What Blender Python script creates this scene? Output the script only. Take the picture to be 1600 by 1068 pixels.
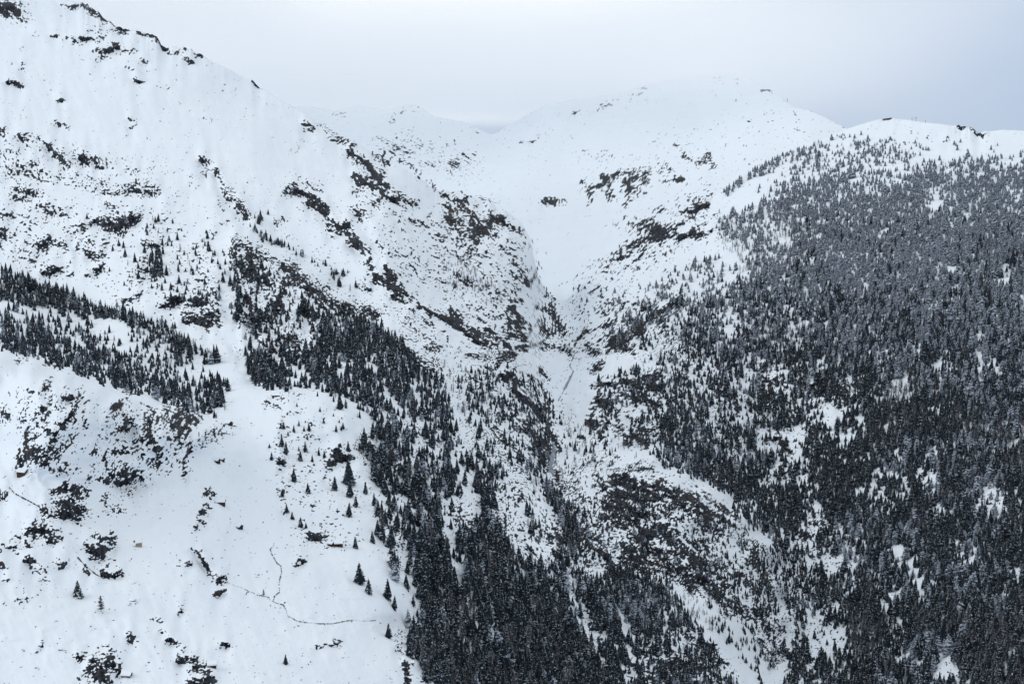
import bpy, math, random
import numpy as np
from mathutils import Vector, Matrix

# ------------------------------------------------------------------ clear
for _o in list(bpy.data.objects):
    bpy.data.objects.remove(_o)
sc = bpy.context.scene
COL = sc.collection
rng = np.random.default_rng(7)
random.seed(7)

# ------------------------------------------------------------------ camera, world, sun, exposure
F, CX, CY, HORIZON = 2222.0, 800.0, 534.0, 230.0
PITCH = math.atan((CY - HORIZON) / F)
cam_d = bpy.data.cameras.new("camera")
cam_d.sensor_width = 36.0
cam_d.lens = 36.0 * F / 1600.0
cam_d.clip_start, cam_d.clip_end = 1.0, 40000.0
cam = bpy.data.objects.new("camera", cam_d)
COL.objects.link(cam)
cam.location = (0, 0, 0)
cam.rotation_euler = (math.pi / 2 - PITCH, 0, 0)
sc.camera = cam

SUN_EL, SUN_AZ = math.radians(30), math.radians(-105)      # azimuth from +Y towards +X
w = bpy.data.worlds.new("World")
sc.world = w
w.use_nodes = True
nt = w.node_tree
nt.nodes.clear()
N = nt.nodes.new
L = nt.links.new
out = N("ShaderNodeOutputWorld")
sky = N("ShaderNodeTexSky")
sky.sky_type = 'NISHITA'
sky.sun_disc = False
sky.sun_elevation = SUN_EL
sky.sun_rotation = SUN_AZ
sky.altitude = 2000
bg_sky = N("ShaderNodeBackground")
bg_sky.inputs[1].default_value = 0.08
L(sky.outputs[0], bg_sky.inputs[0])
tc = N("ShaderNodeTexCoord")
# overcast layer: pale cloud, a darker blue-grey cloud mass low to the right, soft mottling
dot = N("ShaderNodeVectorMath"); dot.operation = 'DOT_PRODUCT'
_a, _e = math.radians(27), math.radians(-9)
dot.inputs[1].default_value = (math.sin(_a) * math.cos(_e), math.cos(_a) * math.cos(_e), math.sin(_e))
flat = N("ShaderNodeVectorMath"); flat.operation = 'MULTIPLY'; flat.inputs[1].default_value = (1, 1, 2.2)
L(tc.outputs['Generated'], flat.inputs[0])
nrm = N("ShaderNodeVectorMath"); nrm.operation = 'NORMALIZE'
L(flat.outputs[0], nrm.inputs[0]); L(nrm.outputs[0], dot.inputs[0])
mr = N("ShaderNodeMapRange"); mr.interpolation_type = 'SMOOTHSTEP'
mr.inputs['From Min'].default_value = math.cos(math.radians(36))
mr.inputs['From Max'].default_value = math.cos(math.radians(6))
L(dot.outputs['Value'], mr.inputs['Value'])
nz = N("ShaderNodeTexNoise")
nz.inputs['Scale'].default_value = 2.6
nz.inputs['Detail'].default_value = 4.0
nz.inputs['Roughness'].default_value = 0.45
mp = N("ShaderNodeMapping"); mp.inputs['Scale'].default_value = (1, 1, 2.6)
L(tc.outputs['Generated'], mp.inputs['Vector'])
L(mp.outputs[0], nz.inputs['Vector'])
ma = N("ShaderNodeMath"); ma.operation = 'MULTIPLY_ADD'
ma.inputs[1].default_value = 0.75
ma.inputs[2].default_value = -0.37
L(nz.outputs[0], ma.inputs[0])
ad = N("ShaderNodeMath"); ad.operation = 'ADD'; ad.use_clamp = True
sz = N("ShaderNodeSeparateXYZ"); L(tc.outputs['Generated'], sz.inputs[0])
hb = N("ShaderNodeMapRange"); hb.interpolation_type = 'SMOOTHSTEP'
hb.inputs['From Min'].default_value = 0.024; hb.inputs['From Max'].default_value = 0.012
hb.inputs['To Max'].default_value = 0.85
L(sz.outputs['Z'], hb.inputs['Value'])
mxm = N("ShaderNodeMath"); mxm.operation = 'MAXIMUM'
L(mr.outputs[0], mxm.inputs[0]); L(hb.outputs[0], mxm.inputs[1])
L(mxm.outputs[0], ad.inputs[0]); L(ma.outputs[0], ad.inputs[1])
cr = N("ShaderNodeValToRGB")
cr.color_ramp.elements[0].position = 0.0
cr.color_ramp.elements[0].color = (1.02, 1.06, 1.09, 1)
cr.color_ramp.elements[1].position = 1.0
cr.color_ramp.elements[1].color = (0.46, 0.57, 0.76, 1)
L(ad.outputs[0], cr.inputs[0])
bg_cl = N("ShaderNodeBackground")
bg_cl.inputs[1].default_value = 1.0
L(cr.outputs[0], bg_cl.inputs[0])
mix = N("ShaderNodeMixShader"); mix.inputs[0].default_value = 0.92
L(bg_sky.outputs[0], mix.inputs[1]); L(bg_cl.outputs[0], mix.inputs[2])
L(mix.outputs[0], out.inputs[0])

sun_d = bpy.data.lights.new("sun", 'SUN')
sun_d.energy = 1.0
sun_d.angle = math.radians(45)
sun_d.color = (1.0, 0.98, 0.955)
sun = bpy.data.objects.new("sun", sun_d)
COL.objects.link(sun)
_sd = Vector((math.sin(SUN_AZ) * math.cos(SUN_EL), math.cos(SUN_AZ) * math.cos(SUN_EL), math.sin(SUN_EL)))
sun.rotation_euler = (-_sd).to_track_quat('-Z', 'Y').to_euler()

vs = sc.view_settings
vs.view_transform = 'Standard'
vs.look = 'None'
vs.exposure = 0.0
vs.gamma = 1.0
vs.use_curve_mapping = False
sc.render.engine = 'CYCLES'
sc.cycles.max_bounces = 4
sc.cycles.diffuse_bounces = 3
sc.cycles.glossy_bounces = 1
sc.cycles.transmission_bounces = 0
sc.cycles.volume_bounces = 3
sc.cycles.volume_step_rate = 0.2
sc.cycles.use_adaptive_sampling = True
CLOUD_DENSITY = 1.35e-3

# ------------------------------------------------------------------ tags
def tag(o, label=None, cat=None, group=None, kind=None):
    if label: o['label'] = label
    if cat: o['category'] = cat
    if group: o['group'] = group
    if kind: o['kind'] = kind
    return o

# ------------------------------------------------------------------ numpy helpers
_perm = rng.permutation(4096)
_val = rng.random(4096) * 2 - 1

def vnoise(x, y, seed=0):
    """smooth value noise in [-1, 1]"""
    xi = np.floor(x).astype(np.int64); yi = np.floor(y).astype(np.int64)
    fx = x - xi; fy = y - yi
    fx = fx * fx * fx * (fx * (fx * 6 - 15) + 10)
    fy = fy * fy * fy * (fy * (fy * 6 - 15) + 10)
    def h(a, b):
        return _val[_perm[(_perm[(a + seed * 131) & 4095] + b) & 4095]]
    v00 = h(xi, yi); v10 = h(xi + 1, yi); v01 = h(xi, yi + 1); v11 = h(xi + 1, yi + 1)
    return (v00 * (1 - fx) + v10 * fx) * (1 - fy) + (v01 * (1 - fx) + v11 * fx) * fy

def fbm(x, y, oct=4, seed=0, gain=0.5):
    s = np.zeros_like(x, dtype=float); a = 1.0; t = 0.0
    c, sn = math.cos(0.6), math.sin(0.6)
    for k in range(oct):
        s += a * vnoise(x, y, seed + k * 17); t += a * a
        x, y = (x * c - y * sn) * 2.03 + 11.3, (x * sn + y * c) * 2.03 + 5.7
        a *= gain
    return s / math.sqrt(t)

def blur(a, r, n=2):
    """box blur n times, radius r (pixels of the array), edges clamped"""
    r = int(max(1, r))
    for _ in range(n):
        for ax in (0, 1):
            p = np.concatenate([np.repeat(a.take([0], ax), r + 1, ax), a, np.repeat(a.take([-1], ax), r, ax)], ax)
            c = np.cumsum(p, ax)
            m = a.shape[ax]
            a = (c.take(range(2 * r + 1, 2 * r + 1 + m), ax) - c.take(range(0, m), ax)) / (2 * r + 1)
    return a

def vblur(a, r): return _ablur(_ablur(a, r, 0), r, 0)
def hblur(a, r): return _ablur(_ablur(a, r, 1), r, 1)
def _ablur(a, r, ax):
    p = np.concatenate([np.repeat(a.take([0], ax), r + 1, ax), a, np.repeat(a.take([-1], ax), r, ax)], ax)
    c = np.cumsum(p, ax); m = a.shape[ax]
    return (c.take(range(2 * r + 1, 2 * r + 1 + m), ax) - c.take(range(0, m), ax)) / (2 * r + 1)

def sstep(x, a, b):
    t = np.clip((x - a) / (b - a), 0, 1)
    return t * t * (3 - 2 * t)

# fields describing the land, 2 px of the survey photograph per cell
FS, FX0, FY0 = 2.0, -60.0, -100.0
FW, FH = 861, 641
GX, GY = np.meshgrid(FX0 + FS * np.arange(FW), FY0 + FS * np.arange(FH))

def lookup(f, px, py):
    u = np.clip((np.asarray(px, float) - FX0) / FS, 0, FW - 1.001)
    v = np.clip((np.asarray(py, float) - FY0) / FS, 0, FH - 1.001)
    i = u.astype(int); j = v.astype(int); a = u - i; b = v - j
    return (f[j, i] * (1 - a) + f[j, i + 1] * a) * (1 - b) + (f[j + 1, i] * (1 - a) + f[j + 1, i + 1] * a) * b

def _win(pts, pad):
    p = np.array(pts, float)
    x0 = int(max(0, (p[:, 0].min() - pad - FX0) / FS)); x1 = int(min(FW, (p[:, 0].max() + pad - FX0) / FS + 2))
    y0 = int(max(0, (p[:, 1].min() - pad - FY0) / FS)); y1 = int(min(FH, (p[:, 1].max() + pad - FY0) / FS + 2))
    return p, slice(y0, max(y1, y0 + 1)), slice(x0, max(x1, x0 + 1))

def poly(f, pts, v, feather=8, mode='set'):
    p, sy, sx = _win(pts, feather * 2 + 4)
    X, Y = GX[sy, sx], GY[sy, sx]
    ins = np.zeros(X.shape, bool)
    n = len(p)
    for k in range(n):
        xa, ya = p[k]; xb, yb = p[(k + 1) % n]
        if ya == yb: continue
        c = ((ya > Y) != (yb > Y)) & (X < (xb - xa) * (Y - ya) / (yb - ya) + xa)
        ins ^= c
    a = blur(ins.astype(float), max(1, feather / FS / 2))
    if mode == 'set': f[sy, sx] = f[sy, sx] * (1 - a) + v * a
    else: f[sy, sx] = np.maximum(f[sy, sx], v * a)

def stroke(f, pts, wd, v, mode='max', soft=0.6):
    if len(pts) == 1: pts = [pts[0], (pts[0][0] + 0.5, pts[0][1])]
    p, sy, sx = _win(pts, wd + 4)
    X, Y = GX[sy, sx], GY[sy, sx]
    d = np.full(X.shape, 1e9)
    for k in range(len(p) - 1):
        (xa, ya), (xb, yb) = p[k], p[k + 1]
        l2 = (xb - xa) ** 2 + (yb - ya) ** 2 + 1e-9
        t = np.clip(((X - xa) * (xb - xa) + (Y - ya) * (yb - ya)) / l2, 0, 1)
        d = np.minimum(d, np.hypot(X - xa - t * (xb - xa), Y - ya - t * (yb - ya)))
    r = wd / 2
    a = 1 - sstep(d, r * (1 - soft), r * (1 + soft) + 1)
    if mode == 'set': f[sy, sx] = f[sy, sx] * (1 - a) + v * a
    else: f[sy, sx] = np.maximum(f[sy, sx], v * a)

def rbf(ctrl, px, py):
    c = np.array(ctrl, float)
    P = c[:, :2] / 100.0
    v = np.log(c[:, 2])
    n = len(P)
    A = np.zeros((n + 3, n + 3))
    A[:n, :n] = np.hypot(P[:, None, 0] - P[None, :, 0], P[:, None, 1] - P[None, :, 1]) + np.eye(n) * 1e-6
    A[:n, n] = 1; A[:n, n + 1:] = P; A[n, :n] = 1; A[n + 1:, :n] = P.T
    s = np.linalg.solve(A, np.concatenate([v, np.zeros(3)]))
    X = px.ravel() / 100.0; Y = py.ravel() / 100.0
    r = s[n] + s[n + 1] * X + s[n + 2] * Y
    for k in range(n):
        r += s[k] * np.hypot(X - P[k, 0], Y - P[k, 1])
    return r.reshape(px.shape)

CT, ST = math.cos(PITCH), math.sin(PITCH)
def ray(px, py):
    u = (px - CX) / F; v = -(py - CY) / F
    dy = CT + v * ST; dz = -ST + v * CT
    return u / dy, dz / dy
def point(px, py, D):
    a, b = ray(px, py)
    return np.stack([a * D, D + 0 * a, b * D], -1)

# ------------------------------------------------------------------ survey: distances
C1 = []
def colpts(px, *yd):
    for y, d in yd: C1.append((px, y, d))
colpts(-60, (1130, 560), (1000, 650), (800, 780), (640, 870), (430, 1620), (230, 2080), (100, 2420), (-60, 2980))
colpts(0, (1068, 620), (900, 700), (800, 780), (700, 840), (600, 915), (500, 1400), (430, 1600), (380, 1740), (300, 1900), (230, 2050), (130, 2300), (60, 2550), (-20, 2850))
colpts(200, (1068, 630), (950, 700), (850, 790), (750, 870), (680, 905), (560, 1330), (500, 1460), (420, 1620), (340, 1790), (260, 2010), (180, 2220), (100, 2440), (50, 2650))
colpts(400, (1068, 640), (960, 735), (900, 795), (820, 880), (740, 980), (660, 1075), (540, 1420), (480, 1530), (300, 1950), (230, 2150), (180, 2350), (135, 2560))
colpts(300, (1068, 635), (900, 760), (800, 850), (710, 930), (600, 1300), (520, 1440), (430, 1610), (330, 1860), (230, 2110), (130, 2420), (85, 2580))
colpts(600, (1068, 690), (960, 800), (900, 855), (800, 960), (700, 1095), (620, 1250), (560, 1390), (500, 1560), (440, 1680), (400, 1760), (330, 1950), (280, 2150), (250, 2360))
colpts(500, (1068, 660), (980, 735), (900, 820), (800, 935), (700, 1050), (560, 1400), (520, 1490), (370, 1830), (300, 2020), (230, 2270), (195, 2420))
colpts(800, (1068, 850), (980, 925), (900, 1015), (800, 1150), (720, 1310), (640, 1530), (560, 1740), (500, 1880), (440, 2050), (380, 2240), (340, 2440))
colpts(700, (1068, 775), (1000, 835), (900, 930), (800, 1050), (700, 1210), (600, 1440), (540, 1590), (470, 1780), (400, 1970), (330, 2230), (303, 2400))
colpts(870, (1068, 900), (960, 985), (860, 1110), (790, 1250), (740, 1400), (640, 1770), (600, 1900), (540, 2120), (500, 2290), (472, 2500))
colpts(950, (1068, 930), (960, 1060), (880, 1180), (800, 1270), (690, 1540), (640, 1700), (560, 1960), (500, 2170), (440, 2440), (410, 2620))
colpts(1000, (1068, 955), (980, 1065), (900, 1180), (820, 1265), (760, 1320), (640, 1780), (580, 1920), (520, 2080), (460, 2300), (400, 2560), (375, 2720))
colpts(1100, (1068, 1050), (980, 1130), (900, 1230), (840, 1280), (700, 1700), (640, 1830), (560, 2040), (480, 2270), (400, 2520), (340, 2740), (315, 2880))
colpts(1200, (1068, 1150), (1000, 1250), (930, 1310), (780, 1680), (700, 1840), (640, 1950), (560, 2080), (480, 2220), (400, 2400), (330, 2620), (280, 2860), (255, 3050))
colpts(1250, (1068, 1180), (1000, 1310), (900, 1470), (800, 1600))
colpts(1400, (1068, 1180), (950, 1330), (850, 1470), (750, 1620), (650, 1780), (550, 1950), (450, 2150), (350, 2400), (280, 2650), (230, 2900), (190, 3150))
colpts(1300, (1068, 1190), (960, 1350), (860, 1500), (700, 1760), (560, 2010), (440, 2260), (340, 2520), (260, 2880), (215, 3120))
colpts(1600, (1068, 1050), (950, 1180), (850, 1320), (750, 1480), (650, 1650), (550, 1850), (450, 2080), (350, 2350), (280, 2600), (208, 2950))
colpts(1680, (1130, 960), (900, 1230), (700, 1540), (450, 2060), (280, 2580), (208, 2920))
CREST = [(-40, 545, 970, 1240), (0, 548, 960, 1230), (50, 560, 955, 1220), (100, 577, 945, 1210), (150, 597, 940, 1200), (200, 617, 930, 1190), (260, 637, 930, 1170), (310, 660, 940, 1120),
         (620, 995, 770, 815), (650, 1015, 755, 805), (690, 1050, 735, 800),
         (932, 743, 1380, 1440), (965, 722, 1370, 1520), (1000, 717, 1370, 1570), (1050, 740, 1350, 1590), (1100, 765, 1340, 1610), (1150, 800, 1330, 1600), (1190, 845, 1330, 1560), (1215, 900, 1330, 1480), (1222, 950, 1300, 1390),
         (400, 610, 1145, 1270), (450, 603, 1150, 1290), (500, 612, 1150, 1240), (540, 640, 1100, 1140),
         (370, 368, 1700, 1770), (420, 395, 1665, 1760), (470, 425, 1625, 1740), (520, 460, 1600, 1700), (560, 490, 1580, 1660)]
for x, y, a, b in CREST:
    C1.append((x, y + 3, a)); C1.append((x, y - 5, b))
SKY1 = np.array([(-600, -330), (-120, -120), (0, -70), (60, -30), (100, -2), (135, 10), (160, 24), (195, 45), (228, 52), (262, 70), (300, 78), (330, 95), (400, 130), (440, 158), (480, 180), (520, 208), (560, 225), (600, 248), (640, 268), (675, 290), (700, 300), (740, 308), (765, 315), (790, 330), (812, 345), (828, 372), (838, 420), (850, 452), (868, 468), (885, 470), (900, 455), (940, 415), (980, 385), (1010, 365), (1040, 345), (1070, 325), (1100, 312), (1140, 290), (1180, 262), (1230, 238), (1280, 220), (1320, 203), (1345, 194), (1385, 184), (1420, 187), (1460, 193), (1500, 197), (1530, 206), (1570, 203), (1600, 204), (1720, 208), (2200, 230)], float)

C2 = [(430, 170, 7000), (500, 170, 7200), (640, 163, 7000), (700, 187, 6500), (768, 211, 6000), (850, 165, 5500), (1000, 135, 5800), (1130, 113, 6000), (1200, 143, 5200), (1250, 168, 4800), (1320, 201, 4300), (1430, 240, 4200),
      (450, 300, 5600), (560, 225, 6200), (620, 245, 5600), (700, 285, 4700), (760, 250, 5000), (660, 340, 4200), (760, 320, 4000), (800, 310, 3800), (820, 350, 3350), (850, 400, 2950), (870, 468, 2580), (870, 530, 2400), (880, 340, 3400), (930, 380, 3050), (900, 430, 2780),
      (880, 250, 4700), (950, 300, 3900), (950, 330, 3500), (1000, 345, 3250), (1000, 270, 4150), (1040, 240, 4450), (1100, 200, 4900), (1050, 310, 3550), (1100, 290, 3600), (1180, 240, 3900), (1200, 200, 4450), (1260, 215, 4000), (1320, 240, 3700), (1050, 400, 2950), (1250, 300, 3400), (1400, 300, 3400), (600, 420, 3800), (780, 450, 2900)]
SKY2 = np.array([(300, 150), (440, 165), (490, 167), (520, 172), (560, 164), (600, 171), (640, 162), (660, 168), (675, 180), (695, 186), (725, 189), (750, 202), (768, 211), (780, 205), (810, 188), (850, 165), (900, 155), (950, 148), (990, 138), (1040, 125), (1090, 118), (1130, 113), (1165, 115), (1180, 130), (1195, 141), (1215, 149), (1240, 167), (1262, 172), (1285, 181), (1310, 195), (1322, 201), (1345, 215), (1420, 250), (1500, 280)], float)

# ------------------------------------------------------------------ survey: rock, trees, tree heights
R = .008 + (.06 + .07 * sstep(GY, 600, 760) * (1 - sstep(GX, 560, 700))) * sstep(fbm(GX / 34, GY / 20, 3, 7), .5, 1.6)         # share of bare rock: a few scattered specks
T = np.zeros((FH, FW))                # conifer cover
LR = np.zeros((FH, FW))               # bare larch / shrub cover

poly(R, [(-60, 200), (250, 230), (420, 290), (560, 290), (640, 300), (860, 400), (860, 560), (700, 560), (560, 500), (360, 560), (-60, 430)], .03, 30)
poly(R, [(620, 215), (760, 240), (790, 300), (700, 300)], .035, 20)
poly(R, [(900, 250), (1180, 180), (1250, 170), (1320, 205), (1150, 290), (960, 340)], .028, 20)
# --- rock: broad areas first
poly(R, [(0, 225), (100, 230), (240, 262), (250, 300), (100, 285), (0, 280)], .10, 14)
poly(R, [(0, 320), (220, 330), (360, 400), (350, 520), (240, 480), (120, 430), (0, 410)], .10, 16)
poly(R, [(362, 372), (400, 385), (450, 420), (480, 450), (540, 490), (580, 520), (560, 560), (430, 560), (380, 560), (366, 450)], .58, 8)
poly(R, [(560, 300), (660, 330), (760, 312), (830, 350), (825, 390), (850, 460), (880, 500), (860, 560), (800, 540), (720, 470), (640, 420), (590, 400), (560, 350)], .19, 12)
poly(R, [(700, 302), (760, 312), (800, 335), (830, 352), (825, 382), (790, 400), (750, 370), (700, 345)], .33, 8)
poly(R, [(555, 470), (590, 480), (580, 510), (640, 530), (680, 560), (600, 560), (540, 534)], .45, 8)
poly(R, [(600, 455), (640, 480), (740, 530), (720, 552), (680, 548), (600, 500)], .16, 6)
poly(R, [(620, 500), (700, 545), (690, 600), (620, 560)], .35, 8)
poly(R, [(700, 555), (790, 540), (860, 600), (862, 700), (850, 745), (780, 690), (720, 600)], .33, 10)
poly(R, [(690, 560), (740, 560), (760, 620), (740, 640), (700, 610)], .14, 8)
poly(R, [(770, 640), (850, 600), (868, 680), (866, 745), (840, 730), (790, 690)], .55, 8)
poly(R, [(860, 500), (960, 480), (1040, 440), (1100, 480), (1040, 560), (940, 560), (880, 560)], .24, 10)
poly(R, [(885, 470), (930, 418), (1000, 390), (1100, 368), (1120, 380), (1000, 440), (960, 480), (900, 500)], .24, 8)
poly(R, [(960, 360), (1060, 330), (1120, 330), (1120, 365), (1000, 390)], .18, 8)
poly(R, [(925, 600), (1040, 575), (1060, 680), (990, 700), (920, 690)], .36, 8)
poly(R, [(870, 745), (890, 710), (980, 690), (960, 730), (930, 760), (900, 790)], .25, 8)
poly(R, [(865, 765), (930, 742), (1000, 718), (1090, 760), (1150, 800), (1200, 860), (1218, 945), (1120, 940), (1040, 900), (960, 890), (895, 880)], .52, 6)
poly(R, [(1080, 810), (1160, 808), (1205, 870), (1215, 950), (1120, 930), (1090, 870)], .30, 8)
poly(R, [(1100, 920), (1215, 945), (1235, 1030), (1210, 1068), (1160, 1000)], .38, 8)
poly(R, [(940, 1000), (1100, 985), (1160, 1060), (1160, 1130), (960, 1130)], .30, 8)
poly(R, [(1040, 540), (1150, 560), (1240, 560), (1330, 610), (1330, 660), (1290, 720), (1240, 760), (1170, 770), (1130, 700), (1060, 650)], .20, 10)
poly(R, [(1080, 690), (1160, 720), (1180, 770), (1120, 760), (1080, 730)], .4, 8)
poly(R, [(1225, 870), (1270, 800), (1340, 840), (1370, 980), (1320, 1068), (1235, 1068)], .30, 10)
poly(R, [(780, 740), (860, 750), (900, 800), (885, 900), (800, 850)], .34, 8)
poly(R, [(880, 830), (920, 880), (960, 980), (930, 1010), (890, 960)], .25, 8)
poly(R, [(30, 610), (130, 610), (120, 740), (30, 740)], .20, 10)
poly(R, [(150, 640), (310, 640), (300, 720), (200, 770), (140, 740)], .30, 10)
poly(R, [(430, 600), (540, 650), (600, 700), (560, 860), (470, 870), (430, 760)], .06, 10)
poly(R, [(600, 800), (660, 800), (660, 880), (600, 880)], .25, 8)
poly(R, [(720, 760), (800, 740), (800, 900), (740, 860)], .2, 8)
poly(R, [(590, 325), (700, 345), (790, 380), (820, 470), (700, 470), (620, 415)], .22, 10)
poly(R, [(690, 552), (722, 552), (735, 640), (712, 640)], .08, 8)
poly(R, [(940, 345), (1010, 330), (1090, 300), (1120, 300), (1040, 345), (980, 375)], .14, 8)
poly(R, [(725, 560), (770, 560), (840, 700), (770, 700)], .30, 8)
poly(R, [(720, 650), (790, 690), (860, 750), (800, 745), (740, 700)], .3, 8)
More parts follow.
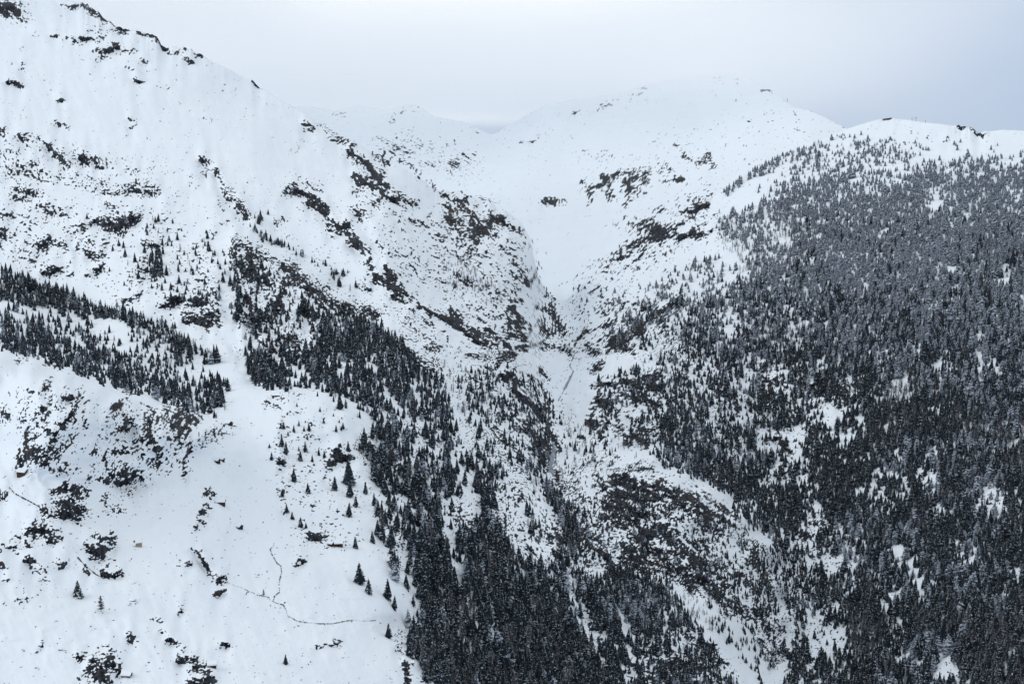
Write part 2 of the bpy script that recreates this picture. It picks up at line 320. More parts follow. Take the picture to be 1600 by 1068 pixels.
# --- rock: single outcrops, cliffs and ledges  (points, width, share)
for pts, wd, v in [
    ([(0, 8), (14, 10), (30, 20), (40, 28)], 15, .8), ([(0, 18), (12, 22)], 12, .8),
    ([(132, 12), (150, 25), (180, 40), (192, 46)], 9, .75), ([(100, 8), (125, 10)], 5, .35), ([(214, 48), (221, 54)], 6, .7), ([(229, 52), (245, 60), (260, 70)], 8, .75),
    ([(84, 57), (95, 58)], 4, .6), ([(106, 63), (125, 63), (150, 66)], 9, .65), ([(138, 43), (160, 52)], 8, .5), ([(158, 84), (172, 80), (180, 74)], 12, .7), ([(182, 80), (206, 82)], 6, .4),
    ([(268, 80), (278, 80), (300, 98)], 5, .5), ([(304, 79), (317, 85)], 5, .5), ([(198, 108), (206, 116), (217, 128)], 4, .5), ([(248, 130), (258, 137)], 4, .4), ([(222, 94), (228, 95)], 3, .6),
    ([(18, 103), (35, 106), (48, 114)], 2.5, .6), ([(15, 133), (25, 130), (34, 136)], 6, .8), ([(88, 156), (98, 155)], 2.5, .6),
    ([(0, 203), (20, 213), (45, 217), (75, 229)], 10, .55), ([(0, 240), (25, 245), (60, 262)], 22, .24), ([(90, 238), (120, 250), (165, 258)], 14, .35), ([(85, 188), (108, 200)], 5, .35), ([(200, 185), (210, 190), (205, 200)], 5, .25),
    ([(316, 249), (327, 262), (345, 280), (362, 312), (372, 328), (382, 345)], 9, .72), ([(342, 308), (352, 330), (366, 355)], 5, .35), ([(25, 267), (100, 275)], 12, .38), ([(60, 275), (150, 290), (240, 296)], 15, .42), ([(165, 297), (240, 298)], 8, .6),
    ([(30, 304), (55, 320), (75, 330), (110, 338)], 20, .55), ([(0, 335), (50, 345)], 10, .5), ([(165, 322), (185, 330)], 5, .6),
    ([(122, 352), (130, 362)], 12, .6), ([(150, 350), (175, 352), (190, 350)], 18, .7), ([(200, 350), (213, 340)], 12, .6), ([(130, 380), (170, 378)], 12, .5), ([(125, 395), (160, 395)], 12, .3),
    ([(65, 388), (85, 375), (112, 360)], 20, .5), ([(0, 375), (20, 385), (45, 375)], 22, .5), ([(20, 400), (35, 404)], 10, .5), ([(45, 405), (55, 400)], 8, .4),
    ([(68, 426), (82, 422), (96, 422)], 8, .85), ([(104, 432), (112, 430)], 4, .9), ([(135, 430), (148, 424), (160, 416)], 7, .65), ([(192, 473), (205, 468), (220, 462)], 7, .7), ([(252, 476), (275, 472)], 10, .8),
    ([(290, 478), (310, 470), (330, 462)], 10, .55), ([(300, 495), (325, 490), (345, 492)], 20, .7), ([(305, 500), (325, 505)], 10, .8), ([(318, 435), (335, 450), (342, 468)], 12, .5), ([(230, 382), (248, 378)], 12, .6), ([(330, 360), (345, 370)], 6, .4),
    ([(362, 385), (366, 410), (370, 440), (377, 490)], 7, .55), ([(445, 420), (470, 440), (490, 455), (530, 482)], 20, .75), ([(540, 480), (560, 495), (556, 520)], 22, .75), ([(395, 410), (410, 440), (420, 480)], 18, .6),
    ([(487, 320), (500, 328), (508, 338)], 11, .9), ([(452, 300), (475, 305), (492, 315)], 12, .35), ([(465, 288), (500, 300)], 16, .22), ([(515, 352), (530, 362)], 12, .8), ([(540, 355), (552, 370), (560, 382)], 14, .85), ([(555, 382), (572, 395), (578, 418)], 8, .6), ([(455, 370), (462, 372)], 6, .8), ([(432, 350), (440, 345)], 7, .6),
    ([(556, 279), (575, 283), (600, 292)], 10, .75), ([(596, 298), (612, 308), (632, 315)], 13, .9), ([(632, 312), (652, 322)], 8, .7), ([(555, 295), (575, 305), (590, 320)], 9, .6), ([(547, 322), (565, 345)], 6, .55),
    ([(545, 235), (560, 248), (575, 262), (590, 272)], 12, .7), ([(590, 242), (600, 255)], 9, .6), ([(520, 210), (540, 222), (555, 232)], 6, .5), ([(470, 194), (488, 202)], 5, .6), ([(492, 190), (525, 208)], 4, .4), ([(635, 252), (646, 262)], 6, .7), ([(632, 252), (605, 246)], 4, .4), ([(398, 126), (410, 134)], 5, .5),
    ([(650, 345), (662, 352), (675, 362)], 11, .7), ([(690, 335), (718, 345)], 9, .55), ([(735, 350), (748, 362)], 12, .65), ([(770, 340), (785, 345), (800, 352)], 15, .8), ([(700, 320), (720, 330)], 8, .5), ([(640, 345), (655, 350)], 7, .7),
    ([(588, 436), (603, 443), (618, 450)], 12, .95), ([(618, 452), (640, 465), (652, 482)], 15, .95), ([(655, 482), (672, 494), (690, 498)], 15, .95), ([(692, 498), (712, 505), (740, 522), (752, 530)], 17, .95), ([(606, 416), (616, 432)], 9, .8), ([(700, 490), (740, 495), (800, 500)], 16, .6), ([(566, 434), (575, 450), (585, 440)], 12, .6),
    ([(790, 500), (800, 525)], 12, .75), ([(760, 520), (790, 535)], 14, .6), ([(570, 488), (588, 492)], 14, .75), ([(500, 470), (535, 480)], 20, .65),
    ([(848, 319), (862, 316), (880, 320)], 7, .8), ([(916, 285), (925, 315)], 9, .4), ([(944, 270), (950, 290), (953, 310)], 6, .65), ([(976, 290), (990, 284), (1004, 278)], 14, .6), ([(960, 275), (985, 270), (1010, 268)], 12, .35), ([(985, 305), (1005, 300)], 10, .5), ([(925, 292), (945, 291)], 4, .6), ([(1030, 266), (1040, 285)], 7, .5), ([(1050, 265), (1060, 280)], 8, .4), ([(960, 310), (975, 318)], 8, .3),
    ([(1066, 333), (1085, 326), (1105, 320)], 7, .85), ([(1030, 358), (1048, 362), (1062, 370)], 12, .6), ([(975, 388), (1000, 375), (1030, 365)], 10, .5), ([(920, 418), (945, 412), (968, 408)], 9, .6), ([(960, 400), (985, 390)], 8, .55), ([(1080, 368), (1098, 375)], 8, .5), ([(980, 345), (1020, 350)], 12, .3), ([(870, 450), (890, 435), (905, 428)], 3, .4),
    ([(800, 348), (818, 360), (826, 368)], 14, .6), ([(800, 388), (824, 390)], 6, .7), ([(802, 412), (815, 425)], 7, .5), ([(835, 478), (850, 483), (862, 488)], 10, .85), ([(862, 480), (872, 498), (876, 515)], 13, .85), ([(803, 480), (808, 500), (816, 530)], 13, .8), ([(845, 505), (856, 520)], 12, .75), ([(820, 500), (830, 510)], 10, .5), ([(820, 445), (830, 455)], 8, .5),
    ([(965, 528), (985, 522), (1000, 512)], 14, .85), ([(1005, 505), (1020, 500), (1035, 505)], 9, .7), ([(1050, 480), (1064, 470)], 7, .85), ([(1005, 484), (1020, 490)], 8, .5),
    ([(776, 568), (785, 560), (798, 550)], 14, .95), ([(785, 590), (798, 588), (812, 598)], 11, .95), ([(662, 540), (685, 545)], 9, .85), ([(770, 540), (800, 535)], 8, .5), ([(820, 545), (832, 540)], 9, .7), ([(800, 570), (850, 590)], 12, .35), ([(845, 578), (853, 590)], 5, .8), ([(872, 598), (878, 600)], 4, .9), ([(850, 640), (862, 640), (866, 648)], 8, .85),
    ([(920, 545), (935, 552), (940, 565)], 9, .8), ([(922, 560), (930, 572)], 14, .9), ([(950, 548), (970, 540), (985, 548)], 12, .75), ([(880, 545), (895, 555)], 10, .6), ([(848, 535), (860, 545)], 9, .6),
    ([(936, 625), (945, 632), (953, 630)], 14, .9), ([(940, 595), (930, 640), (925, 665)], 4, .7), ([(996, 602), (1012, 600), (1030, 612)], 12, .6), ([(995, 620), (1015, 622), (1030, 632)], 10, .75), ([(930, 668), (945, 678)], 12, .75), ([(980, 690), (1010, 690)], 12, .7), ([(905, 685), (912, 682)], 8, .8),
    ([(858, 660), (862, 680), (872, 698)], 10, .8), ([(845, 690), (858, 710)], 14, .75), ([(868, 735), (872, 755)], 6, .8),
    ([(960, 745), (985, 748), (1010, 755)], 14, .6), ([(1005, 755), (1030, 765), (1060, 775)], 20, .85), ([(1060, 778), (1080, 790), (1105, 812)], 22, .9), ([(1020, 790), (1050, 800)], 14, .6), ([(960, 790), (1000, 800)], 16, .5), ([(1090, 735), (1120, 732), (1150, 742)], 12, .5), ([(1140, 760), (1165, 770)], 10, .5), ([(930, 800), (950, 815)], 14, .5),
    ([(1005, 840), (1025, 825), (1045, 818)], 18, .92), ([(1040, 835), (1055, 855), (1062, 880)], 24, .97), ([(1075, 880), (1100, 893)], 16, .85), ([(1005, 850), (1030, 860)], 12, .8), ([(950, 872), (960, 885), (975, 900)], 16, .85), ([(1068, 905), (1082, 922)], 11, .9), ([(985, 880), (1010, 890)], 12, .6), ([(905, 850), (940, 845), (980, 850)], 30, .45),
    ([(1140, 945), (1175, 958), (1205, 985)], 18, .55), ([(1130, 920), (1155, 930)], 12, .5), ([(1228, 1010), (1236, 1030)], 12, .85), ([(1232, 960), (1226, 985)], 8, .75),
    ([(1290, 592), (1305, 605), (1320, 620)], 24, .8), ([(1330, 625), (1350, 630)], 12, .9), ([(1260, 600), (1275, 612)], 14, .5), ([(1340, 600), (1350, 605)], 10, .5), ([(1210, 685), (1225, 695)], 16, .6), ([(1258, 700), (1262, 710)], 8, .8), ([(1475, 592), (1490, 588)], 5, .8),
    ([(1350, 950), (1372, 965), (1382, 980)], 20, .92), ([(1340, 940), (1355, 955)], 10, .8), ([(1300, 960), (1330, 950)], 12, .5), ([(1380, 930), (1400, 960)], 10, .35),
    # foreground outcrops, left
    ([(2, 645), (6, 652)], 14, .9), ([(75, 600), (82, 620), (88, 630)], 10, .55), ([(102, 612), (108, 630), (112, 645)], 10, .65), ([(126, 605), (130, 630), (134, 640)], 8, .6), ([(68, 638), (78, 640), (72, 655)], 11, .75), ([(100, 660), (110, 655), (116, 645)], 16, .75), ([(132, 660), (134, 668)], 7, .6), ([(20, 620), (26, 612)], 6, .5), ([(48, 608), (52, 608)], 5, .7), ([(25, 565), (40, 562)], 5, .35), ([(72, 568), (85, 574), (94, 572)], 6, .6), ([(136, 625), (141, 624)], 5, .9), ([(150, 625), (152, 634)], 3, .6),
    ([(38, 678), (55, 682), (72, 680)], 14, .65), ([(70, 668), (78, 675)], 14, .8), ([(40, 700), (52, 712)], 12, .75), ([(62, 700), (72, 710)], 18, .65), ([(62, 715), (75, 725)], 14, .75), ([(82, 680), (92, 690)], 8, .35), ([(28, 712), (36, 716)], 7, .45),
    ([(165, 640), (180, 635), (195, 628)], 9, .6), ([(200, 612), (208, 615)], 7, .7), ([(220, 632), (230, 637)], 5, .6), ([(172, 670), (180, 682)], 10, .6), ([(188, 668), (200, 672), (212, 668)], 12, .75), ([(195, 655), (202, 665)], 10, .7), ([(175, 708), (192, 702), (212, 700)], 11, .85), ([(225, 668), (235, 660)], 10, .55), ([(245, 660), (255, 648), (260, 640)], 12, .7),
    ([(275, 660), (285, 650), (298, 655)], 20, .85), ([(275, 680), (290, 672)], 16, .85), ([(255, 690), (270, 685)], 14, .75), ([(225, 685), (240, 690), (250, 705)], 16, .85), ([(222, 715), (235, 715), (245, 725)], 20, .85), ([(200, 735), (210, 738)], 22, .85), ([(192, 750), (198, 750)], 10, .9), ([(285, 695), (295, 690)], 8, .7),
    ([(130, 705), (145, 702), (160, 705)], 8, .4), ([(150, 712), (162, 720)], 7, .6), ([(162, 705), (166, 730)], 6, .8), ([(140, 748), (155, 745), (170, 750)], 10, .65), ([(298, 690), (292, 715), (290, 735)], 6, .8), ([(292, 735), (286, 742)], 6, .85), ([(315, 690), (325, 682)], 14, .35), ([(340, 675), (352, 668), (362, 665)], 14, .45),
    ([(102, 762), (112, 760), (118, 770)], 13, .85), ([(125, 762), (132, 770)], 8, .75), ([(85, 770), (92, 765)], 9, .6), ([(95, 795), (110, 788), (122, 800)], 20, .9), ([(160, 785), (166, 778)], 8, .7), ([(170, 795), (186, 795)], 11, .6), ([(185, 780), (205, 770)], 8, .22),
    ([(315, 805), (322, 790), (330, 770)], 9, .65), ([(305, 830), (315, 815)], 7, .55), ([(66, 792), (78, 800), (86, 806)], 9, .75), ([(0, 770), (8, 775)], 7, .7),
    ([(50, 828), (60, 832), (75, 835)], 15, .8), ([(75, 838), (82, 842)], 13, .95), ([(95, 800), (112, 808), (125, 808)], 9, .8), ([(5, 850), (20, 852)], 12, .55), ([(25, 835), (45, 850)], 5, .9), ([(58, 818), (70, 805)], 14, .4),
    ([(145, 862), (155, 850), (165, 842)], 18, .75), ([(150, 870), (160, 860)], 16, .85), ([(90, 882), (98, 876)], 10, .75), ([(165, 885), (175, 880)], 14, .45), ([(160, 895), (175, 897), (190, 893)], 7, .75), ([(40, 875), (60, 887), (72, 893)], 8, .6), ([(65, 905), (75, 910)], 6, .45), ([(130, 885), (135, 897)], 6, .6), ([(25, 937), (38, 935), (60, 928)], 7, .4), ([(0, 884), (5, 886)], 7, .95), ([(5, 902), (15, 903)], 3, .9),
    ([(66, 1000), (64, 1012), (60, 1020)], 5, .75), ([(122, 1026), (132, 1022)], 8, .7), ([(205, 992), (206, 1002)], 8, .85), ([(152, 1050), (160, 1040), (170, 1030)], 22, .85), ([(150, 1060), (165, 1062)], 22, .85), ([(182, 1035), (184, 1048)], 9, .9), ([(172, 1012), (176, 1018)], 6, .7), ([(128, 1058), (136, 1052)], 9, .6),
    ([(262, 998), (275, 1005)], 6, .7), ([(275, 1008), (292, 1016)], 6, .7), ([(283, 1030), (295, 1030), (310, 1038)], 12, .75), ([(305, 1040), (318, 1050), (326, 1068)], 17, .75), ([(298, 1058), (305, 1075)], 12, .6), ([(240, 968), (255, 985)], 5, .6), ([(345, 1010), (358, 1010)], 5, .5), ([(270, 885), (300, 882)], 5, .5), ([(312, 862), (318, 878), (324, 895)], 4, .85), ([(300, 855), (310, 862)], 3, .7), ([(330, 903), (350, 906)], 5, .6), ([(336, 928), (346, 922)], 6, .6), ([(281, 955), (284, 950)], 6, .8), ([(240, 966), (248, 970)], 8, .6),
    ([(500, 842), (505, 830), (512, 812)], 9, .58), ([(482, 835), (495, 842)], 8, .45), ([(462, 878), (474, 874)], 6, .85), ([(462, 928), (475, 918)], 9, .55), ([(475, 905), (485, 900)], 5, .45), ([(490, 1008), (508, 1008)], 2.5, .8), ([(515, 1006), (530, 1005)], 6, .9), ([(633, 1040), (638, 1055), (638, 1066)], 7, .75), ([(665, 1055), (680, 1050), (690, 1058)], 12, .5), ([(622, 1010), (632, 1022)], 6, .5), ([(640, 1015), (668, 1038), (690, 1056)], 5, .55),
    ([(432, 690), (434, 712), (438, 730)], 9, .9), ([(438, 650), (434, 675)], 4, .6), ([(520, 760), (515, 780), (525, 800)], 6, .5), ([(508, 745), (520, 720), (530, 700)], 8, .45), ([(545, 715), (525, 712)], 8, .6), ([(490, 780), (480, 810)], 6, .35), ([(440, 770), (446, 800)], 6, .4), ([(640, 838), (650, 850)], 14, .7), ([(618, 870), (640, 865)], 8, .6), ([(590, 805), (606, 812)], 6, .7), ([(505, 680), (485, 683)], 4, .5), ([(430, 635), (436, 630)], 9, .3), ([(425, 630), (440, 625)], 14, .22),
    # far peaks
    ([(524, 176), (538, 182)], 8, .35), ([(610, 188), (620, 180), (632, 172)], 8, .42), ([(668, 166), (678, 180)], 5, .35), ([(595, 225), (620, 232), (640, 240)], 14, .22), ([(630, 220), (670, 240)], 20, .14), ([(640, 175), (655, 166)], 4, .3), ([(690, 235), (708, 222)], 10, .12), ([(660, 255), (680, 258)], 10, .3), ([(700, 262), (712, 258)], 8, .5), ([(720, 250), (740, 245)], 8, .15),
    ([(930, 175), (945, 165), (962, 158)], 7, .4), ([(896, 177), (905, 170)], 4, .35), ([(985, 155), (1005, 140)], 8, .2), ([(1120, 130), (1150, 125)], 16, .12), ([(1070, 245), (1080, 252)], 5, .7), ([(1090, 255), (1100, 250)], 6, .6), ([(1105, 243), (1112, 260)], 5, .6), ([(1055, 225), (1060, 226)], 3, .7), ([(1170, 190), (1190, 180)], 10, .15), ([(1235, 172), (1248, 196)], 9, .22), ([(1200, 187), (1212, 186)], 3, .5), ([(1160, 220), (1175, 215)], 8, .12), ([(1025, 265), (1040, 255)], 7, .4), ([(905, 238), (960, 240)], 8, .08), ([(820, 225), (830, 220)], 4, .3),
    ([(1500, 200), (1512, 198), (1522, 204), (1535, 208)], 6, .8), ([(1400, 210), (1480, 215)], 12, .08),
]:
    if pts[0][1] < 200 and 480 < pts[0][0] < 1300: stroke(R, pts, wd, v * .6)  # far summits: rock thinned to imitate fading into cloud
    elif pts[0][1] > 590 and pts[0][0] < 560: stroke(R, pts, wd * 1.3, min(.88, v * 1.05), soft=.8)
    else: stroke(R, pts, wd * 1.25 + 1, min(.91, v * 1.12), soft=.8)
stroke(R, [(640, 270), (690, 298)], 9, .22); stroke(R, [(700, 304), (765, 319), (806, 342)], 12, .30)
stroke(R, [(812, 346), (830, 376), (838, 430), (852, 460)], 14, .45)
R = np.where((R > .03) & (R < .45), R * 1.2, R)
_g = np.zeros((FH, FW)); poly(_g, [(690, 540), (860, 520), (1240, 560), (1240, 1140), (960, 1140), (780, 900)], 1.0, 30)
R = np.where((R > .08) & (R < .7), R * (1 + .28 * _g), R)
# snow-filled couloirs, avalanche tracks, aprons, the glacier
for pts, wd, v in [
    ([(330, 268), (345, 305), (360, 345), (362, 365)], 9, .01), ([(345, 372), (350, 420), (352, 470), (358, 525)], 16, .01), ([(380, 515), (390, 560), (400, 600)], 14, .02),
    ([(566, 335), (577, 375), (584, 410)], 6, .02), ([(890, 572), (900, 600), (886, 660), (895, 712)], 26, .05), ([(880, 600), (875, 650)], 20, .06), ([(905, 565), (980, 555)], 10, .05), ([(960, 702), (1002, 712)], 10, .02), ([(1005, 727), (1060, 742), (1110, 768), (1150, 798), (1180, 835)], 7, .03), ([(995, 632), (1020, 640)], 8, .03),
    ([(896, 895), (900, 940), (916, 985)], 10, .03), ([(1150, 975), (1180, 1020), (1215, 1068)], 26, .02), ([(1206, 895), (1215, 920), (1228, 950), (1233, 980), (1235, 1005)], 7, .02), ([(1215, 1050), (1228, 1035)], 14, .02), ([(560, 430), (500, 400), (460, 375)], 20, .04), ([(640, 478), (700, 515), (745, 540)], 7, .03),
    ([(470, 505), (480, 540)], 10, .04), ([(580, 780), (610, 800)], 18, .02), ([(1110, 350), (1120, 365), (1040, 415), (990, 445)], 12, .05), ([(375, 640), (400, 680), (395, 760), (380, 830)], 60, .008), ([(560, 870), (480, 900), (420, 985)], 30, .006),
]:
    stroke(R, pts, wd, v, 'set')
poly(R, [(770, 312), (830, 322), (900, 322), (950, 335), (945, 380), (900, 425), (868, 465), (845, 440), (830, 380), (800, 340)], .006, 8)

# strata directions (radians, image sense: x right, y down)
ANG = np.full((FH, FW), math.radians(10))
poly(ANG, [(380, 200), (600, 200), (860, 340), (880, 560), (700, 560), (560, 480), (420, 380)], math.radians(38), 40)
poly(ANG, [(360, 370), (480, 430), (580, 520), (560, 600), (380, 560)], math.radians(68), 10)
poly(ANG, [(690, 540), (870, 560), (870, 760), (760, 700)], math.radians(50), 20)
poly(ANG, [(880, 260), (1130, 240), (1140, 440), (1040, 560), (880, 560)], math.radians(-32), 20)
poly(ANG, [(900, 720), (1220, 720), (1240, 1068), (1040, 900), (900, 900)], math.radians(32), 20)
poly(ANG, [(780, 740), (900, 760), (890, 900), (780, 880)], math.radians(75), 16)
poly(ANG, [(1040, 540), (1720, 540), (1720, 1140), (1240, 1140), (1200, 800)], math.radians(62), 30)
poly(ANG, [(0, 560), (330, 640), (320, 760), (0, 800)], math.radians(-58), 20)
poly(ANG, [(0, 190), (260, 240), (260, 300), (0, 290)], math.radians(55), 14)

REL = np.zeros((FH, FW))              # metres away (+) or towards (-) the viewer: gullies and ribs
for pts, wd, v in [
    ([(328, 262), (345, 305), (362, 350)], 14, 8), ([(345, 372), (350, 420), (352, 470), (358, 525), (385, 565), (398, 600)], 20, 9), ([(375, 640), (397, 700), (396, 760), (380, 850)], 46, 6), ([(566, 335), (577, 375), (584, 415)], 9, 9),
    ([(896, 560), (880, 600), (872, 640), (862, 690), (864, 745)], 46, 22), ([(866, 745), (890, 830), (900, 900), (918, 985)], 26, 10), ([(705, 565), (735, 620), (765, 670)], 26, 7), ([(1215, 900), (1232, 1000)], 16, 8),
    ([(60, 240), (72, 300)], 7, 4), ([(110, 330), (118, 400)], 9, 5), ([(205, 300), (215, 345)], 8, 4), ([(450, 290), (500, 330), (545, 375), (565, 410)], 10, 6), ([(640, 330), (700, 400), (760, 450)], 9, 6), ([(700, 320), (770, 400), (830, 470)], 9, 6), ([(600, 300), (650, 370), (690, 430)], 9, 6),
    ([(20, 330), (30, 410)], 8, 4), ([(170, 560), (240, 600)], 18, 3), ([(150, 600), (160, 690)], 14, 6), ([(60, 745), (160, 770), (280, 745)], 18, 4), ([(350, 905), (430, 940), (470, 970), (600, 970)], 12, 2.5), ([(500, 820), (520, 900), (510, 960)], 26, 2), ([(300, 860), (325, 900), (345, 910)], 8, 3),
    ([(700, 785), (708, 840), (732, 945)], 12, 8), ([(1240, 800), (1232, 900)], 16, 8), ([(1350, 500), (1320, 640), (1300, 760)], 26, 9), ([(1480, 520), (1450, 680), (1420, 800)], 26, 9), ([(1560, 600), (1530, 760)], 24, 8), ([(1400, 980), (1360, 1068)], 24, 9),
    ([(364, 372), (376, 450), (378, 540)], 10, -9), ([(432, 650), (434, 730)], 10, -6), ([(165, 1040), (150, 1064)], 26, -5), ([(290, 1030), (318, 1060)], 20, -5), ([(200, 735), (230, 700), (285, 655)], 34, -9), ([(60, 705), (78, 680)], 34, -8), ([(105, 798), (120, 800)], 22, -6), ([(150, 862), (162, 845)], 18, -5), ([(110, 640), (112, 665)], 16, -5), ([(330, 675), (355, 668)], 22, -4),
    ([(600, 440), (660, 488), (745, 528)], 14, -10), ([(515, 355), (560, 382)], 12, -8), ([(560, 285), (640, 318)], 14, -9), ([(780, 345), (800, 355)], 22, -9), ([(845, 480), (872, 505)], 24, -12), ([(785, 565), (805, 595)], 18, -10), ([(930, 610), (950, 640)], 26, -12), ([(965, 525), (1020, 505)], 16, -9),
    ([(970, 735), (1050, 765), (1110, 805)], 26, -12), ([(1020, 830), (1060, 880), (1100, 892)], 26, -14), ([(905, 850), (980, 860)], 24, -8), ([(655, 700), (680, 715)], 20, -6), ([(728, 755), (740, 790)], 20, -7), ([(820, 780), (850, 860)], 34, -9), ([(700, 720), (700, 730)], 14, -5),
]:
    q = np.zeros((FH, FW)); stroke(q, pts, wd, 1.0, 'max', .9); REL += q * v
REL = blur(REL, 1, 2)
# --- conifers
poly(T, [(0, 418), (40, 425), (100, 448), (180, 478), (260, 508), (330, 545), (350, 562), (300, 552), (200, 512), (150, 497), (80, 482), (0, 472)], .85, 6)
poly(T, [(0, 480), (150, 505), (300, 555), (380, 600), (330, 625), (200, 575), (0, 530)], .28, 8)
poly(T, [(-60, 525), (60, 512), (150, 542), (260, 592), (330, 622), (318, 648), (270, 632), (200, 612), (150, 592), (100, 570), (20, 548), (-60, 540)], .85, 5)
poly(T, [(280, 560), (380, 610), (330, 650), (300, 630)], .35, 8)
poly(T, [(200, 340), (350, 350), (360, 500), (250, 460), (170, 400)], .03, 10)
stroke(T, [(240, 395), (252, 430)], 16, .5)
stroke(T, [(372, 400), (372, 450), (372, 500)], 8, .35)
poly(T, [(380, 400), (560, 490), (560, 560), (400, 560)], .12, 8)
poly(T, [(378, 572), (392, 545), (440, 538), (470, 555), (500, 520), (480, 482), (560, 485), (630, 525), (655, 560), (690, 590), (700, 640), (725, 672), (640, 660), (560, 625), (510, 608), (450, 605), (405, 609)], .78, 6)
stroke(T, [(398, 340), (415, 368), (450, 388), (500, 417)], 8, .7)
stroke(T, [(510, 420), (545, 440)], 26, .22)
poly(T, [(720, 580), (780, 560), (860, 620), (855, 745), (780, 720), (725, 660)], .26, 8)
poly(T, [(870, 640), (1000, 690), (960, 730), (880, 745)], .10, 8)
poly(T, [(500, 600), (560, 625), (640, 660), (690, 690), (600, 690), (540, 650)], .22, 6)
F1 = [(548, 690), (600, 655), (690, 665), (760, 700), (782, 735), (780, 790), (800, 850), (880, 895), (890, 960), (920, 1000), (965, 1068), (980, 1140), (740, 1140), (690, 1052), (650, 1020), (615, 998), (612, 985), (660, 970), (652, 940), (655, 905), (610, 880), (602, 830), (602, 790), (580, 740)]
C5 = lambda pts: [(480 + x / 2.807, 640 + y / 2.807) for x, y in pts]
poly(T, F1, .24, 6)
poly(R, F1, .27, 8)
poly(ANG, F1, math.radians(72), 10)
for pts in [
    [(190, 130), (300, 90), (400, 50), (540, 95), (700, 130), (690, 170), (500, 215), (430, 215), (335, 245), (335, 330), (385, 355), (405, 405), (290, 335), (265, 210), (190, 175)],
    [(430, 265), (500, 285), (505, 360), (560, 400), (585, 300), (590, 190), (650, 230), (658, 370), (622, 420), (602, 520), (625, 640), (605, 740), (645, 800), (685, 860), (722, 900), (680, 965), (600, 935), (500, 945), (500, 830), (468, 760), (500, 600), (518, 480), (505, 400), (420, 390), (430, 300)],
    [(690, 185), (762, 200), (802, 290), (842, 380), (822, 470), (812, 600), (852, 700), (882, 780), (962, 850), (992, 940), (920, 962), (852, 862), (800, 935), (700, 872), (680, 700), (690, 620), (735, 560), (768, 430), (758, 330), (700, 262)],
    [(1040, 300), (1132, 360), (1142, 430), (1200, 380), (1218, 412), (1182, 520), (1192, 640), (1130, 740), (1102, 900), (1182, 962), (1232, 1032), (1300, 1100), (1300, 1400), (900, 1400), (955, 900), (900, 800), (862, 725), (950, 762), (1090, 752), (1112, 620), (1112, 480), (1050, 400)],
    [(350, 955), (500, 930), (560, 958), (640, 990), (760, 972), (850, 972), (940, 960), (1000, 880), (1100, 880), (1300, 1100), (1300, 1400), (640, 1400), (480, 1075), (385, 1010)],
    [(360, 430), (395, 420), (405, 520), (360, 530)], [(385, 690), (440, 680), (440, 745), (385, 740)], [(330, 640), (380, 640), (380, 715), (335, 700)],
    [(480, 700), (520, 700), (520, 800), (480, 800)],
]:
    poly(T, C5(pts), .93, 3)
for pts, wd, v in [([(415, 60), (440, 70)], 12, .08), ([(290, 135), (305, 150)], 12, .1), ([(465, 170), (500, 195)], 14, .08), ([(420, 225), (445, 250)], 14, .08), ([(545, 300), (575, 325)], 15, .06), ([(560, 365), (580, 380)], 12, .1), ([(440, 395), (470, 390), (500, 430), (490, 470)], 18, .08), ([(690, 250), (740, 310)], 12, .08), ([(735, 160), (775, 215)], 11, .08), ([(395, 280), (375, 340)], 9, .1), ([(640, 440), (620, 510)], 13, .12), ([(700, 390), (720, 470), (700, 560)], 14, .15), ([(590, 470), (600, 540), (640, 620)], 12, .08), ([(350, 440), (345, 560)], 10, .1), ([(430, 620), (440, 720), (460, 800)], 9, .15), ([(870, 580), (880, 700)], 20, .2), ([(850, 330), (840, 420)], 16, .15), ([(1000, 290), (1010, 380)], 18, .1), ([(640, 70), (660, 110)], 10, .2), ([(550, 130), (590, 165)], 9, .15), ([(640, 210), (665, 240)], 10, .15)]:
    stroke(T, C5(pts), wd * 1.15, v, 'set', .5)
C1_ = lambda pts: [(330 + x / 2.807, 260 + y / 2.807) for x, y in pts]
for pts, wd, v in [([(415, 620), (450, 700), (440, 790)], 16, .08), ([(250, 800), (330, 880)], 12, .25), ([(360, 890), (420, 930)], 9, .15), ([(510, 800), (540, 850)], 10, .2), ([(575, 880), (570, 950)], 7, .15), ([(620, 930), (640, 1000)], 9, .15), ([(690, 850), (720, 900)], 8, .3), ([(760, 980), (790, 1040)], 12, .2), ([(900, 1010), (930, 1040)], 10, .15), ([(800, 930), (830, 960)], 8, .3), ([(240, 700), (260, 760)], 10, .2), ([(180, 640), (190, 760)], 10, .2)]:
    stroke(T, C1_(pts), wd, v, 'set', .5)
poly(R, C5([(690, 185), (850, 380), (900, 780), (990, 940), (1300, 1400), (640, 1400), (480, 940), (500, 600), (560, 300)]), .12, 6, 'set')
poly(R, C5([(620, 400), (760, 420), (690, 640), (610, 560)]), .36, 5)
poly(R, C5([(830, 320), (1040, 300), (1110, 480), (1090, 750), (900, 760), (815, 600)]), .42, 5)
poly(T, [(880, 860), (930, 900), (960, 980), (1000, 1068), (920, 1000), (890, 960)], .3, 8)
poly(T, [(905, 905), (960, 888), (1040, 900), (1082, 960), (1110, 992), (1020, 1000), (960, 1000), (930, 945)], .9, 6)
stroke(T, [(872, 790), (890, 830), (880, 900)], 14, .7)
poly(T, [(940, 1005), (1100, 995), (1150, 1060), (1150, 1140), (970, 1140)], .38, 8)
poly(T, [(1080, 800), (1160, 808), (1205, 870), (1215, 955), (1240, 1040), (1200, 1068), (1120, 980), (1090, 880)], .28, 8)
poly(T, [(900, 760), (1060, 760), (1080, 900), (920, 880)], .12, 8)
